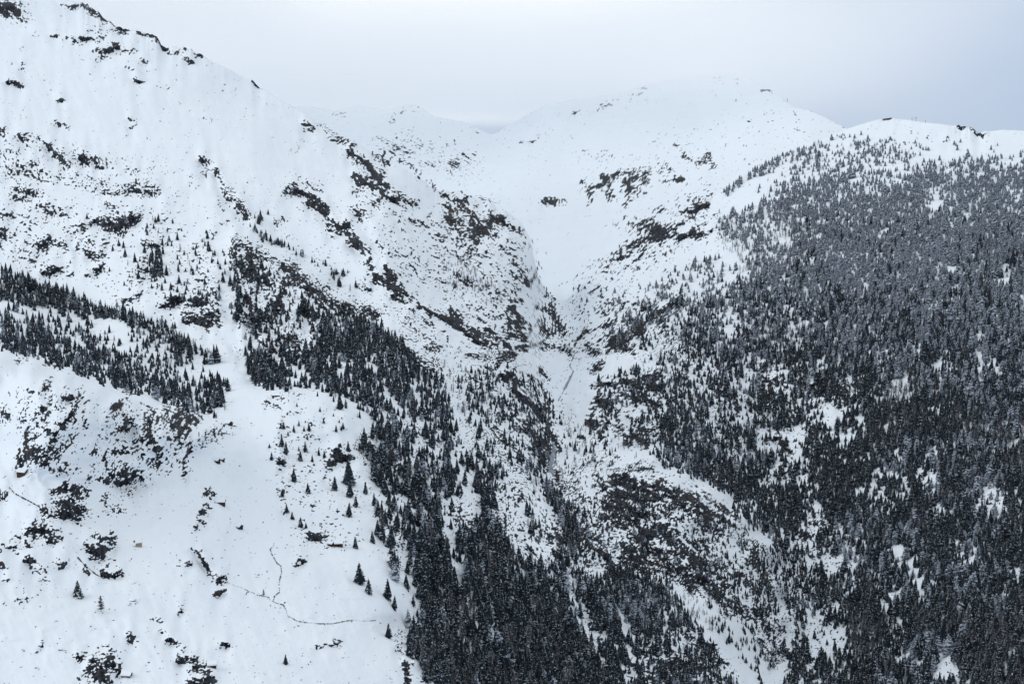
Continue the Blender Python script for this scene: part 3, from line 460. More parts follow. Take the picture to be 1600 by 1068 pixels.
# right-hand hillside
C6 = lambda pts: [(1030 + x / 2.807, 180 + y / 2.807) for x, y in pts]
C7 = lambda pts: [(1030 + x / 2.807, 688 + y / 2.807) for x, y in pts]
RH = C6([(250, 490), (340, 425), (450, 372), (620, 292), (760, 262), (900, 255), (980, 300), (1100, 262), (1200, 205), (1330, 225), (1450, 205), (1500, 250), (1600, 205), (1900, 200)]) + [(1720, 1140), (1250, 1140), (1262, 1010), (1232, 920), (1218, 850), (1180, 800), (1165, 770), (1185, 720), (1150, 660), (1110, 620), (1092, 560), (1055, 540), (1085, 495), (1105, 455), (1150, 440), (1182, 420), (1178, 385), (1128, 372)]
poly(T, RH, .93, 18)
poly(T, C6([(640, 130), (760, 90), (960, 90), (1100, 130), (1180, 200), (1100, 262), (980, 300), (900, 255), (640, 290), (450, 372), (560, 260)]), .34, 10)
poly(T, C6([(1100, 100), (1600, 150), (1600, 200), (1200, 200)]), .07, 10)
stroke(T, C6([(300, 300), (380, 250), (480, 208), (640, 165)]), 22, .85)
stroke(T, C6([(430, 315), (620, 255), (760, 240)]), 9, .15, 'set')
stroke(T, C6([(180, 660), (330, 640)]), 22, .5)
stroke(T, C6([(700, 150), (950, 190)]), 24, .5)
for pts, wd, v in [([(1340, 250), (1360, 230), (1400, 245)], 24, .42), ([(1440, 225), (1455, 230)], 10, .5), ([(1465, 252), (1500, 258), (1555, 250)], 9, .9), ([(1580, 245), (1620, 232)], 12, .7)]:
    stroke(T, pts, wd, v)
stroke(T, [(1390, 262), (1460, 245), (1600, 236)], 5, .06, 'set')
stroke(T, [(1470, 268), (1550, 262)], 7, .45, 'set')
poly(T, [(960, 505), (1000, 465), (1060, 420), (1118, 395), (1132, 430), (1092, 480), (1050, 545), (960, 545)], .36, 8)
poly(T, [(900, 470), (1000, 440), (1060, 400), (1000, 470), (960, 500)], .08, 8)
poly(T, [(1040, 545), (1110, 545), (1150, 560), (1240, 562), (1300, 590), (1330, 640), (1290, 720), (1240, 760), (1180, 760), (1130, 700), (1060, 650), (1040, 600)], .48, 10)
poly(T, [(930, 590), (1040, 545), (1060, 650), (940, 690)], .22, 8)
poly(T, [(1030, 655), (1070, 635), (1085, 720), (1062, 738), (1008, 712)], .85, 6)
stroke(T, [(1080, 670), (1130, 710), (1170, 760)], 18, .6)
poly(T, [(1170, 770), (1240, 758), (1245, 820), (1212, 862), (1190, 832)], .95, 5)
poly(T, [(1225, 865), (1268, 800), (1330, 830), (1352, 880), (1342, 930), (1372, 980), (1310, 1010), (1250, 1000), (1230, 940)], .45, 8)
poly(T, [(1232, 1000), (1300, 1000), (1330, 1068), (1240, 1068)], .25, 8)
poly(T, [(1240, 590), (1330, 585), (1352, 640), (1250, 640)], .3, 6)
for pts, v in [([(600, 290), (740, 290), (860, 420), (850, 620), (600, 640), (520, 520)], .40), ([(480, 560), (860, 600), (860, 860), (600, 900), (500, 700)], .5), ([(940, 620), (1090, 640), (1100, 840), (980, 860)], .28), ([(940, 110), (1240, 120), (1240, 300), (940, 280)], .62), ([(1270, 430), (1420, 460), (1420, 650), (1280, 640)], .4), ([(1380, 190), (1530, 200), (1530, 330), (1400, 330)], .25), ([(1530, 180), (1600, 180), (1600, 330), (1540, 330)], .45), ([(1020, 890), (1180, 890), (1180, 960), (1030, 960)], .45), ([(1200, 950), (1370, 980), (1380, 1080), (1200, 1080)], .18), ([(600, 880), (800, 860), (900, 1000), (760, 1080), (560, 1080)], .4)]:
    poly(T, C7(pts), v, 9)
    poly(R, C7(pts), .16, 9, 'max')
poly(T, [(1055, 738), (1100, 690), (1180, 748), (1240, 758), (1246, 830), (1222, 905), (1208, 872), (1190, 838), (1150, 793), (1100, 757)], .88, 5)
# clearings
for x, y, r, v in [(1570, 425, 11, .1), (1485, 425, 6, .2), (1460, 475, 7, .2), (1408, 418, 5, .1), (1140, 505, 16, .1), (1160, 398, 13, .1), (1130, 415, 9, .2), (1215, 578, 14, .2), (1285, 565, 8, .3), (1375, 560, 12, .25), (1435, 545, 10, .3), (1475, 572, 11, .12), (1535, 567, 11, .1), (1555, 570, 6, .1), (1415, 592, 9, .25), (1420, 606, 6, .1), (1320, 640, 10, .15), (1292, 660, 14, .15), (1345, 660, 11, .2), (1320, 682, 11, .25), (1210, 685, 20, .15), (1250, 690, 18, .2), (1205, 742, 11, .2), (1258, 755, 10, .2), (1405, 710, 8, .1), (1460, 705, 7, .15), (1372, 748, 12, .1), (1446, 745, 9, .12), (1460, 758, 9, .1), (1468, 782, 9, .1), (1345, 767, 8, .3), (1375, 780, 12, .35), (1400, 785, 8, .3), (1520, 742, 8, .2), (1542, 772, 11, .05), (1560, 782, 11, .05), (1530, 792, 12, .1), (1590, 765, 8, .2), (1270, 795, 11, .2), (1275, 818, 12, .15), (1345, 820, 6, .1), (1408, 862, 11, .1), (1428, 875, 10, .1), (1436, 905, 11, .1), (1460, 902, 8, .2), (1492, 845, 8, .05), (1510, 862, 12, .12), (1530, 885, 10, .3), (1525, 915, 8, .15), (1592, 890, 9, .1), (1565, 925, 9, .1), (1385, 940, 14, .12), (1400, 970, 14, .15), (1382, 862, 7, .15), (1410, 938, 7, .15), (1458, 985, 5, .2), (1485, 998, 8, .2), (1408, 1025, 12, .15), (1470, 1040, 14, .04), (1490, 1056, 16, .06), (1575, 1030, 13, .12), (1255, 975, 22, .3), (1322, 1005, 8, .3), (1430, 1018, 8, .2), (1300, 870, 18, .25), (1262, 850, 14, .2), (1505, 1065, 10, .1), (1480, 470, 5, .3), (1530, 520, 6, .3), (1590, 470, 6, .3), (1350, 440, 5, .4), (1460, 430, 5, .4), (1510, 330, 6, .3), (1460, 325, 8, .2), (1485, 310, 8, .3), (1580, 320, 7, .3), (1590, 360, 6, .3), (1360, 300, 9, .3), (1330, 290, 8, .3)]:
    stroke(T, [(x, y)], r * 2.3, v, 'set', .4)
for pts, wd, v in [([(697, 785), (702, 825), (715, 875), (732, 935), (736, 948)], 9, .03), ([(690, 865), (687, 905)], 6, .1), ([(660, 978), (690, 975), (720, 986), (770, 988), (800, 975)], 9, .12), ([(728, 750), (745, 790)], 13, .12), ([(748, 705), (768, 722)], 11, .15), ([(622, 690), (632, 688)], 12, .15), ([(655, 696), (672, 705), (682, 715)], 12, .15), ([(598, 735), (606, 735)], 9, .2), ([(632, 735), (645, 745)], 12, .2), ([(676, 752), (688, 765)], 14, .2), ([(590, 790), (610, 805)], 18, .06), ([(630, 625), (640, 665)], 8, .3), ([(655, 665), (660, 670)], 12, .1), ([(450, 577), (482, 585)], 6, .1), ([(536, 578), (530, 560)], 5, .15), ([(770, 780), (778, 800)], 8, .1), ([(820, 790), (835, 830)], 14, .25), ([(895, 893), (900, 940), (916, 985)], 10, .05), ([(905, 945), (912, 930)], 8, .2), ([(970, 955), (985, 985), (990, 1000)], 9, .08), ([(1040, 960), (1042, 975)], 13, .05), ([(1150, 972), (1180, 1020), (1215, 1068)], 22, .1), ([(1206, 895), (1215, 920), (1228, 950), (1233, 980), (1236, 1010)], 8, .0), ([(1215, 1050), (1228, 1035)], 16, .0), ([(650, 880), (655, 920), (640, 960), (620, 985)], 12, .05), ([(615, 870), (640, 885)], 7, .1), ([(800, 1000), (805, 970)], 5, .2), ([(812, 1002), (830, 975), (815, 960)], 6, .2), ([(888, 1040), (902, 1060)], 4, .1), ([(858, 870), (866, 880)], 10, .2)]:
    stroke(T, pts, wd * 1.25, v, 'set', .4)
T *= np.where((GX < 640) & (GY > 690) & (GX < 560 + (GY - 690) * .25), 0.0, 1.0)

for pts, v in [([(1130, 345), (1200, 330), (1290, 350), (1250, 400), (1180, 425), (1135, 400)], .42), ([(1150, 490), (1260, 500), (1270, 560), (1200, 540)], .45), ([(1375, 590), (1430, 590), (1430, 680), (1385, 680)], .5), ([(1490, 650), (1620, 640), (1620, 740), (1500, 720)], .6), ([(700, 935), (735, 935), (735, 975), (700, 975)], .5), ([(1340, 970), (1390, 970), (1380, 1030), (1340, 1020)], .5)]:
    q = np.full((FH, FW), 1.0); poly(q, pts, v, 16); T *= q
# --- bare larches and shrubs
poly(LR, [(680, 405), (720, 400), (760, 440), (800, 470), (770, 480), (700, 440)], .55, 8)
poly(LR, [(690, 560), (760, 570), (800, 640), (770, 670), (710, 640)], .18, 8)
poly(LR, [(1120, 330), (1200, 320), (1330, 340), (1280, 400), (1180, 430), (1130, 390)], .45, 12)
poly(LR, [(1150, 490), (1260, 500), (1270, 560), (1200, 540)], .5, 10)
poly(LR, [(1370, 590), (1430, 590), (1430, 680), (1380, 680)], .5, 10)
poly(LR, [(1480, 640), (1620, 640), (1620, 740), (1500, 720)], .45, 12)
poly(LR, [(1330, 960), (1390, 960), (1380, 1030), (1330, 1020)], .5, 8)
poly(LR, [(1480, 930), (1620, 930), (1620, 1140), (1500, 1060)], .35, 14)
poly(LR, [(700, 930), (740, 930), (740, 980), (690, 970)], .4, 6)
poly(LR, [(700, 1040), (780, 1040), (780, 1140), (700, 1140)], .4, 8)
poly(LR, [(780, 985), (860, 980), (900, 1068), (800, 1068)], .25, 8)
poly(LR, [(960, 660), (1040, 700), (1000, 720), (950, 700)], .25, 8)
poly(LR, [(880, 640), (920, 650), (930, 740), (880, 745)], .12, 8)
poly(LR, [(1060, 930), (1110, 930), (1140, 990), (1090, 980)], .3, 8)
LR = np.minimum(np.maximum(LR * 2.0, T * np.clip(.2 + .35 * fbm(GX / 60, GY / 50, 2, 140), .03, .6)), 1)
LR *= np.where((GX < 640) & (GY > 690) & (GX < 560 + (GY - 690) * .25), 0.0, 1.0)

# --- typical conifer height in photograph pixels
HP = [(100, 450, 13), (300, 540, 14), (50, 520, 12), (250, 610, 15), (250, 570, 7), (250, 420, 11), (450, 400, 9), (530, 430, 8), (430, 580, 18), (560, 530, 13), (650, 600, 14), (600, 640, 14), (640, 700, 17), (700, 780, 20), (650, 840, 23), (750, 900, 25), (700, 1020, 29), (850, 1030, 27), (820, 850, 17), (900, 930, 18), (980, 950, 18), (1100, 980, 13), (1000, 1060, 15), (1150, 880, 8), (980, 820, 8), (1180, 1060, 12), (780, 640, 9), (1000, 480, 8), (950, 600, 9), (1050, 690, 14), (1150, 620, 12), (1200, 700, 13), (1220, 800, 17), (1150, 400, 10), (1200, 270, 8), (1400, 220, 6), (1550, 220, 6), (1400, 250, 8), (1550, 260, 9), (1300, 330, 10), (1550, 350, 12), (1300, 480, 12), (1550, 500, 14), (1400, 620, 16), (1580, 680, 18), (1300, 700, 15), (1400, 780, 18), (1560, 850, 21), (1300, 880, 15), (1450, 950, 22), (1580, 1040, 23), (1350, 1050, 22)]
HPX = np.exp(rbf(HP, GX[::4, ::4], GY[::4, ::4]))
def hpx(px, py):
    u = np.clip((np.asarray(px) - FX0) / (FS * 4), 0, HPX.shape[1] - 1).astype(int)
    v = np.clip((np.asarray(py) - FY0) / (FS * 4), 0, HPX.shape[0] - 1).astype(int)
    return HPX[v, u]

# ------------------------------------------------------------------ materials
def new_mat(name):
    m = bpy.data.materials.new(name)
    m.use_nodes = True
    t = m.node_tree
    b = t.nodes['Principled BSDF']
    b.inputs['Roughness'].default_value = 0.9
    b.inputs['Specular IOR Level'].default_value = 0.2
    return m, t, b

def mat_plain(name, c, var=0.25, scale=1.5, rough=0.85):
    m, t, b = new_mat(name)
    n = t.nodes.new("ShaderNodeTexNoise"); n.inputs['Scale'].default_value = scale; n.inputs['Detail'].default_value = 5
    tcn = t.nodes.new("ShaderNodeTexCoord"); t.links.new(tcn.outputs['Object'], n.inputs['Vector'])
    r = t.nodes.new("ShaderNodeValToRGB")
    r.color_ramp.elements[0].position = .3; r.color_ramp.elements[1].position = .7
    r.color_ramp.elements[0].color = tuple(x * (1 - var) for x in c) + (1,)
    r.color_ramp.elements[1].color = tuple(min(1, x * (1 + var)) for x in c) + (1,)
    t.links.new(n.outputs[0], r.inputs[0]); t.links.new(r.outputs[0], b.inputs['Base Color'])
    b.inputs['Roughness'].default_value = rough
    return m

SNOW = (0.675, 0.735, 0.80)
def mat_terrain():
    m, t, b = new_mat("snow_and_rock")
    n_ = t.nodes.new; l_ = t.links.new
    at = n_("ShaderNodeAttribute"); at.attribute_name = "rock"
    tint = n_("ShaderNodeAttribute"); tint.attribute_name = "tint"
    geo = n_("ShaderNodeNewGeometry")
    n1 = n_("ShaderNodeTexNoise"); n1.inputs['Scale'].default_value = .45; n1.inputs['Detail'].default_value = 6; n1.inputs['Roughness'].default_value = .7
    l_(geo.outputs['Position'], n1.inputs['Vector'])
    k = n_("ShaderNodeMath"); k.operation = 'MULTIPLY_ADD'; k.inputs[1].default_value = 3.0; l_(n1.outputs[0], k.inputs[0])
    k2 = n_("ShaderNodeMath"); k2.operation = 'ADD'; k2.inputs[1].default_value = -1.5
    l_(at.outputs['Fac'], k.inputs[2]); l_(k.outputs[0], k2.inputs[0])
    mr_ = n_("ShaderNodeMapRange"); mr_.interpolation_type = 'SMOOTHSTEP'
    mr_.inputs['From Min'].default_value = .38; mr_.inputs['From Max'].default_value = .62
    l_(k2.outputs[0], mr_.inputs['Value'])
    n2 = n_("ShaderNodeTexNoise"); n2.inputs['Scale'].default_value = .22; n2.inputs['Detail'].default_value = 8; n2.inputs['Roughness'].default_value = .7
    mpn = n_("ShaderNodeMapping"); mpn.inputs['Scale'].default_value = (1.3, 1.3, .45)
    l_(geo.outputs['Position'], mpn.inputs['Vector']); l_(mpn.outputs[0], n2.inputs['Vector'])
    rr = n_("ShaderNodeValToRGB")
    e = rr.color_ramp.elements
    e[0].position = .44; e[0].color = (.003, .006, .012, 1)
    e[1].position = .66; e[1].color = (.070, .075, .088, 1)  # rock tones; their contrast also paints in shading and highlights within the faces
    l_(n2.outputs[0], rr.inputs[0])
    br = n_("ShaderNodeMix"); br.data_type = 'RGBA'
    l_(tint.outputs['Fac'], br.inputs['Factor'])
    l_(rr.outputs[0], br.inputs['A'])
    br.inputs['B'].default_value = (.062, .046, .040, 1)
    n3 = n_("ShaderNodeTexNoise"); n3.inputs['Scale'].default_value = .02; n3.inputs['Detail'].default_value = 3
    l_(geo.outputs['Position'], n3.inputs['Vector'])
    sn = n_("ShaderNodeValToRGB")
    sn.color_ramp.elements[0].position = .3; sn.color_ramp.elements[0].color = (SNOW[0] * .965, SNOW[1] * .97, SNOW[2] * .98, 1)
    sn.color_ramp.elements[1].position = .7; sn.color_ramp.elements[1].color = (*SNOW, 1)
    l_(n3.outputs[0], sn.inputs[0])
    mx = n_("ShaderNodeMix"); mx.data_type = 'RGBA'
    l_(mr_.outputs[0], mx.inputs['Factor']); l_(sn.outputs[0], mx.inputs['A']); l_(br.outputs['Result'], mx.inputs['B'])
    l_(mx.outputs['Result'], b.inputs['Base Color'])
    bp = n_("ShaderNodeBump"); bp.inputs['Distance'].default_value = 2.0
    st = n_("ShaderNodeMath"); st.operation = 'MULTIPLY_ADD'; st.inputs[1].default_value = .9; st.inputs[2].default_value = .10
    l_(mr_.outputs[0], st.inputs[0]); l_(st.outputs[0], bp.inputs['Strength'])
    l_(n1.outputs[0], bp.inputs['Height']); l_(bp.outputs[0], b.inputs['Normal'])
    return m
M_TERR = mat_terrain()

def mat_snowy(name, c, amount, scale=.9, c2=None, nz_w=.55, full=False):
    """plant or stone with snow lying on what faces up, broken up by noise"""
    m, t, b = new_mat(name)
    n_ = t.nodes.new; l_ = t.links.new
    geo = n_("ShaderNodeNewGeometry")
    sx = n_("ShaderNodeSeparateXYZ"); l_(geo.outputs['Normal'], sx.inputs[0])
    n1 = n_("ShaderNodeTexNoise"); n1.inputs['Scale'].default_value = scale; n1.inputs['Detail'].default_value = 2
    l_(geo.outputs['Position'], n1.inputs['Vector'])
    a = n_("ShaderNodeMath"); a.operation = 'MULTIPLY_ADD'; a.inputs[1].default_value = nz_w
    l_(sx.outputs['Z'], a.inputs[0]); l_(n1.outputs[0], a.inputs[2])
    r_ = n_("ShaderNodeMapRange")
    th = 1.0 + nz_w * .5 - amount
    r_.inputs['From Min'].default_value = th - .07; r_.inputs['From Max'].default_value = th + .07
    l_(a.outputs[0], r_.inputs['Value'])
    oi = n_("ShaderNodeObjectInfo")
    base = n_("ShaderNodeMix"); base.data_type = 'RGBA'
    base.inputs['A'].default_value = (*c, 1); base.inputs['B'].default_value = (*(c2 or tuple(x * 1.7 for x in c)), 1)
    l_(oi.outputs['Random'], base.inputs['Factor'])
    mx = n_("ShaderNodeMix"); mx.data_type = 'RGBA'
    l_(r_.outputs[0], mx.inputs['Factor']); l_(base.outputs['Result'], mx.inputs['A']); mx.inputs['B'].default_value = (*(SNOW if full else (.33, .38, .45)), 1)
    l_(mx.outputs['Result'], b.inputs['Base Color'])
    return m
M_SPRUCE = mat_snowy("spruce_needles", (.006, .011, .017), .30, c2=(.012, .020, .028))
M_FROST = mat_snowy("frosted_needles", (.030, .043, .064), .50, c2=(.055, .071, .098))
M_LONE = mat_snowy("snow_laden_needles", (.010, .016, .018), .46, c2=(.02, .03, .03), full=True)
M_LARCH = mat_snowy("larch_twigs", (.042, .038, .046), .38, c2=(.078, .068, .076))
M_PALE = mat_snowy("frosted_twigs", (.05, .05, .055), .40, c2=(.08, .08, .085))
M_BARK = mat_plain("bark", (.045, .036, .032), .3, 3)
M_STONE = mat_snowy("boulder_stone", (.030, .030, .034), .70, scale=.5, c2=(.06, .055, .055), nz_w=.8, full=True)

# ------------------------------------------------------------------ land sheets
def grid_mesh(name, P, faces_sel=None, normals=None, attrs=None, mat=M_TERR):
    """P: rows x cols x 3. faces_sel: boolean (rows-1, cols-1) of the quads that belong to this sheet."""
    nr, nc = P.shape[:2]
    idx = np.arange(nr * nc).reshape(nr, nc)
    q = np.stack([idx[1:, :-1], idx[1:, 1:], idx[:-1, 1:], idx[:-1, :-1]], -1).reshape(-1, 4)
    if faces_sel is not None: q = q[faces_sel.ravel()]
    used = np.unique(q)
    remap = np.full(nr * nc, -1); remap[used] = np.arange(len(used))
    q = remap[q]
    me = bpy.data.meshes.new(name)
    me.vertices.add(len(used)); me.vertices.foreach_set("co", P.reshape(-1, 3)[used].astype(np.float32).ravel())
    me.loops.add(q.size); me.loops.foreach_set("vertex_index", q.astype(np.int32).ravel())
    me.polygons.add(len(q))
    me.polygons.foreach_set("loop_start", np.arange(0, q.size, 4, dtype=np.int32))
    me.polygons.foreach_set("use_smooth", np.ones(len(q), bool))
    me.update(calc_edges=True)
    for an, av in (attrs or {}).items():
        a = me.attributes.new(an, 'FLOAT', 'POINT'); a.data.foreach_set("value", av.ravel()[used].astype(np.float32))
    if normals is not None:
        me.normals_split_custom_set_from_vertices(normals.reshape(-1, 3)[used].astype(np.float32).tolist()) if False else None
    me.materials.append(mat)
    o = bpy.data.objects.new(name, me); COL.objects.link(o)
    return o

def build_sheet(cols, ysky, nmain, ybot, ctrl, extra_rows, back_rows, ang):
    """returns P, px, py, rock, tint and the main row range"""
    nc = len(cols)
    ty = np.linspace(0, 1, nmain)
    main = ysky[None, :] + (ybot - ysky)[None, :] * ty[:, None]
    PX = np.repeat(cols[None, :], nmain, 0)
    # distances on a coarse grid, then interpolated
    gx = np.arange(cols[0], cols[-1] + 12, 6.0) if cols[-1] - cols[0] < 1500 else np.arange(-140, 1750, 6.0)
    gy = np.arange(min(ysky.min(), -130) - 10, ybot.max() + 20, 6.0)
    QX, QY = np.meshgrid(gx, gy)
    LD = blur(rbf(ctrl, QX, QY), 1, 2)
    u = np.clip((PX - gx[0]) / 6, 0, len(gx) - 1.001); v = np.clip((main - gy[0]) / 6, 0, len(gy) - 1.001)
    i = u.astype(int); j = v.astype(int); a = u - i; b = v - j
    LDv = (LD[j, i] * (1 - a) + LD[j, i + 1] * a) * (1 - b) + (LD[j + 1, i] * (1 - a) + LD[j + 1, i + 1] * a) * b
    D = np.exp(LDv)
    # rock pattern: share R, warped edges, grain along the local strata
    wx = 4 * vnoise(PX / 16, main / 16, 3) + 2 * vnoise(PX / 6, main / 6, 4)
    wy = 4 * vnoise(PX / 16, main / 16, 5) + 2 * vnoise(PX / 6, main / 6, 6)
    Rv = lookup(R, PX + wx, main + wy)
    th = lookup(ang, PX, main)
    c, s = np.cos(th), np.sin(th)
    q1, q2 = PX * c + main * s, -PX * s + main * c
    band = fbm(q1 / 46 + .6 * vnoise(PX / 50, main / 50, 150), q2 / 13 + .8 * vnoise(PX / 40, main / 40, 151), 3, 152, .6)
    mid = sstep(Rv, .02, .10) * (1 - sstep(Rv, .6, .85))
    Rv = np.clip(Rv * (1 - mid + mid * np.clip(np.exp(1.15 * band - .25), .12, 3.2)), 0, .97)
    wq = 5 * vnoise(PX / 30, main / 30, 8)
    X_, Y_ = PX + wq, main - wq * .6
    ca, cb = X_ * c + Y_ * s, -X_ * s + Y_ * c
    big = .25 + .75 * sstep(Rv, .06, .45)
    e = .65 * big * fbm(ca / 15, cb / 6.0, 2, 21, .8) + 1.0 * fbm(ca / 4.4, cb / 2.3, 2, 31, .9) + .55 * big * fbm(PX / 44, main / 36, 2, 41) + .85 * vnoise(PX / 2.3, main / 2.1, 47)
    e = e / np.sqrt((.65 * big) ** 2 + 1 + (.55 * big) ** 2 + .72)
    srt = np.sort(e.ravel()[::37])
    U = np.searchsorted(srt, e.ravel()).reshape(e.shape) / len(srt)
    rock = .5 + (U - (1 - Rv)) * 4.0 * np.clip(.25 / np.maximum(np.minimum(Rv, 1 - Rv), .02), .6, 3)
    rock = np.clip(rock, -.15, 1.05)
    tint = .6 * sstep(fbm(PX / 38, main / 30, 3, 55), .5, 1.4)
    # steep rock faces, flat snow between them: shift along the line of sight
    dD = np.zeros_like(D); dD[:-1] = np.clip(D[:-1] - D[1:], .2, 7.0)
    rk = blur(np.clip(rock, 0, 1), 1, 1)
    dev = -(rk - blur(rk, 10, 2)) * dD * 1.8
    dl = np.cumsum(dev[::-1], 0)[::-1]
    dl = dl - vblur(dl, 16)
    dl = hblur(dl, 2)
    dl = np.clip(dl, -14, 14)
    px_m = D / F
    rough = blur(np.clip(Rv * 1.6, 0, 1), 4, 2)
    und = fbm(PX / 90, main / 45, 3, 61) * 5.0 * px_m + fbm(PX / 26, main / 14, 3, 71) * (1.3 + 2.4 * rough + 1.2 * sstep(main, 560, 680) * (1 - sstep(PX, 560, 680))) * px_m
    und += fbm(PX / 8, main / 6, 3, 81) * (.06 + 3.0 * rk * np.clip(rough + .2, 0, 1)) * px_m
    rr_ = (PX - 800) / 800
    run = fbm((PX - main * .45 * np.where(PX < 850, 1, -1)) / 11, main / 70, 3, 131)
    und += run * 1.1 * px_m * np.clip(1.2 - 2 * rough, .2, 1)
    D2 = D + dl + und + lookup(REL, PX + wx, main + wy)
    # skyline keeps its outline with small irregularities
    Y = main + vnoise(PX / 9, main * 0 + 3.3, 91) * .8 * np.exp(-ty[:, None] * 60) + vnoise(PX / 3.5, main * 0 + 9.3, 92) * 1.0 * np.exp(-ty[:, None] * 60) * (.3 + 3 * rough[:1]) + vnoise(PX / 15, main * 0 + 5.1, 93) * 5 * np.exp(-ty[:, None] * 30) * np.clip(rough[:1] * 1.6 - .1, 0, 1)
    P = point(PX, Y, D2)
    # back side of the crest
    if back_rows:
        tb = (np.linspace(0, 1, back_rows + 1)[1:] ** 1.5)[::-1]
        top = P[:1]
        B = np.repeat(top, back_rows, 0).copy()
        B[..., 1] += (tb * 500)[:, None]
        B[..., 0] *= (B[..., 1] / top[..., 1])
        B[..., 2] -= (tb * 420)[:, None] + (np.sin(tb * 9)[:, None] * 4)
        P = np.concatenate([B, P], 0)
    if extra_rows is not None:
        z = P[-1:, :, 2]
        ex = []
        for yy in extra_rows:
            a_, b_ = ray(cols, yy + 0 * cols)
            zz = z[0] * (1 - .15 * (yy - ybot) / 1000)
            dd = np.minimum(zz / b_, P[-1, :, 1] - 1)
            ex.append(np.stack([a_ * dd, dd, b_ * dd], -1)[None])
        P = np.concatenate([P] + ex, 0)
    nb, ne = back_rows, (len(extra_rows) if extra_rows is not None else 0)
    pad = lambda A, fill=0.0: np.concatenate([np.full((nb, nc), fill), A, np.full((ne, nc), fill)], 0)
    return dict(P=P, D=D2, px=pad(PX), py=pad(main, -999), rock=pad(rock), tint=pad(tint), nb=nb, nmain=nmain, cols=cols, ysky=ysky, ybot=ybot)

cols1 = np.concatenate([np.arange(-600, -100, 20.0), np.arange(-100, 1700, 1.65), np.arange(1700, 2201, 20.0)])
ysk1 = np.interp(cols1, SKY1[:, 0], SKY1[:, 1])
ysk1 = np.convolve(np.pad(ysk1, 3, 'edge'), np.array([1, 2, 3, 4, 3, 2, 1]) / 16, 'valid')
S1 = build_sheet(cols1, ysk1, 640, np.full(len(cols1), 1130.0), C1, [1160, 1200, 1260, 1340, 1450, 1600], 8, ANG)

cols2 = np.arange(300, 1500, 2.0)
ysk2 = np.interp(cols2, SKY2[:, 0], SKY2[:, 1])
ysk2 = np.convolve(np.pad(ysk2, 3, 'edge'), np.array([1, 2, 3, 4, 3, 2, 1]) / 16, 'valid')
yb2 = np.maximum(np.interp(cols2, SKY1[:, 0], SKY1[:, 1]) + 45, ysk2 + 60)
S2 = build_sheet(cols2, ysk2, 190, yb2, C2, None, 8, ANG)

def inside(pts, X, Y):
    ins = np.zeros(X.shape, bool); p = np.array(pts, float); n = len(p)
    for k in range(n):
        xa, ya = p[k]; xb, yb = p[(k + 1) % n]
        if ya == yb: continue
        ins ^= ((ya > Y) != (yb > Y)) & (X < (xb - xa) * (Y - ya) / (yb - ya) + xa)
    return ins

def split_sheet(S, regions, default):
    px = S['px'][:-1, :-1].copy(); py = S['py'][:-1, :-1].copy()
    nb = S['nb']
    py[:nb] = S['ysky'][None, :-1] + 1
    if py.shape[0] > nb + S['nmain']: py[nb + S['nmain'] - 1:] = 1129
    px[:] = S['cols'][None, :-1]
    left = np.ones(px.shape, bool)
    for nm, pts, lab in regions + [(default[0], None, default[1])]:
        sel = left if pts is None else inside(pts, px, py) & left
        left = left & ~sel
        o = grid_mesh(nm, S['P'], sel, None, {'rock': S['rock'], 'tint': S['tint']})
        tag(o, lab, None, None, 'structure')

split_sheet(S1, [
    ("snow_meadow", [(-700, 546), (0, 546), (50, 557), (100, 574), (150, 594), (200, 614), (260, 634), (310, 656), (350, 640), (400, 609), (450, 602), (500, 611), (540, 640), (590, 700), (610, 800), (610, 990), (650, 1012), (700, 1060), (760, 1140), (-700, 1140)], "snow covered alpine meadow with dark rock outcrops in the foreground"),
    ("forest_hillside", [(885, 400), (895, 560), (872, 640), (866, 690), (868, 740), (935, 742), (965, 720), (1000, 715), (1050, 738), (1100, 763), (1150, 798), (1192, 845), (1218, 900), (1235, 1010), (1225, 1140), (2300, 1140), (2300, -400), (885, -400)], "forested snowy hillside on the far side of the gorge"),
    ("rock_dome", [(868, 740), (935, 742), (965, 720), (1000, 715), (1050, 738), (1100, 763), (1150, 798), (1192, 845), (1218, 900), (1235, 1010), (1225, 1140), (980, 1140), (920, 1000), (885, 900)], "ice-smoothed rock dome streaked with snow above the gorge"),
], ("mountainside", "steep snowy mountainside with dark cliff bands left of the gorge"))
split_sheet(S2, [
    ("glacier", [(768, 316), (800, 311), (850, 322), (900, 324), (952, 336), (950, 380), (905, 425), (880, 470), (868, 540), (600, 540), (700, 330)], "smooth snow covered glacier tongue flowing down between the mountains"),
], ("snow_mountain", "distant white mountains fading into the pale cloud"))

# ground lookup on the near sheet
_cidx = np.arange(len(cols1))
def gD(px, py):
    px = np.asarray(px, float); py = np.asarray(py, float)
    ci = np.clip(np.interp(px, cols1, _cidx), 0, len(cols1) - 1.001)
    ys = np.interp(px, cols1, ysk1)
    r = np.clip((py - ys) / (1130 - ys) * (S1['nmain'] - 1), 0, S1['nmain'] - 1.001)
    i = ci.astype(int); j = r.astype(int); a = ci - i; b = r - j
    D = S1['D']
    return (D[j, i] * (1 - a) + D[j, i + 1] * a) * (1 - b) + (D[j + 1, i] * (1 - a) + D[j + 1, i + 1] * a) * b
def ground(px, py):
    return point(np.asarray(px, float), np.asarray(py, float), gD(px, py))
def g1(px, py):
    return Vector(ground(np.array([px]), np.array([py]))[0].tolist())

# ------------------------------------------------------------------ trees
def mesh_from(name, V, Fc, mat, smooth=False):
    me = bpy.data.meshes.new(name)
    me.from_pydata(V, [], Fc)
    me.materials.append(mat)
    me.update()
    return me

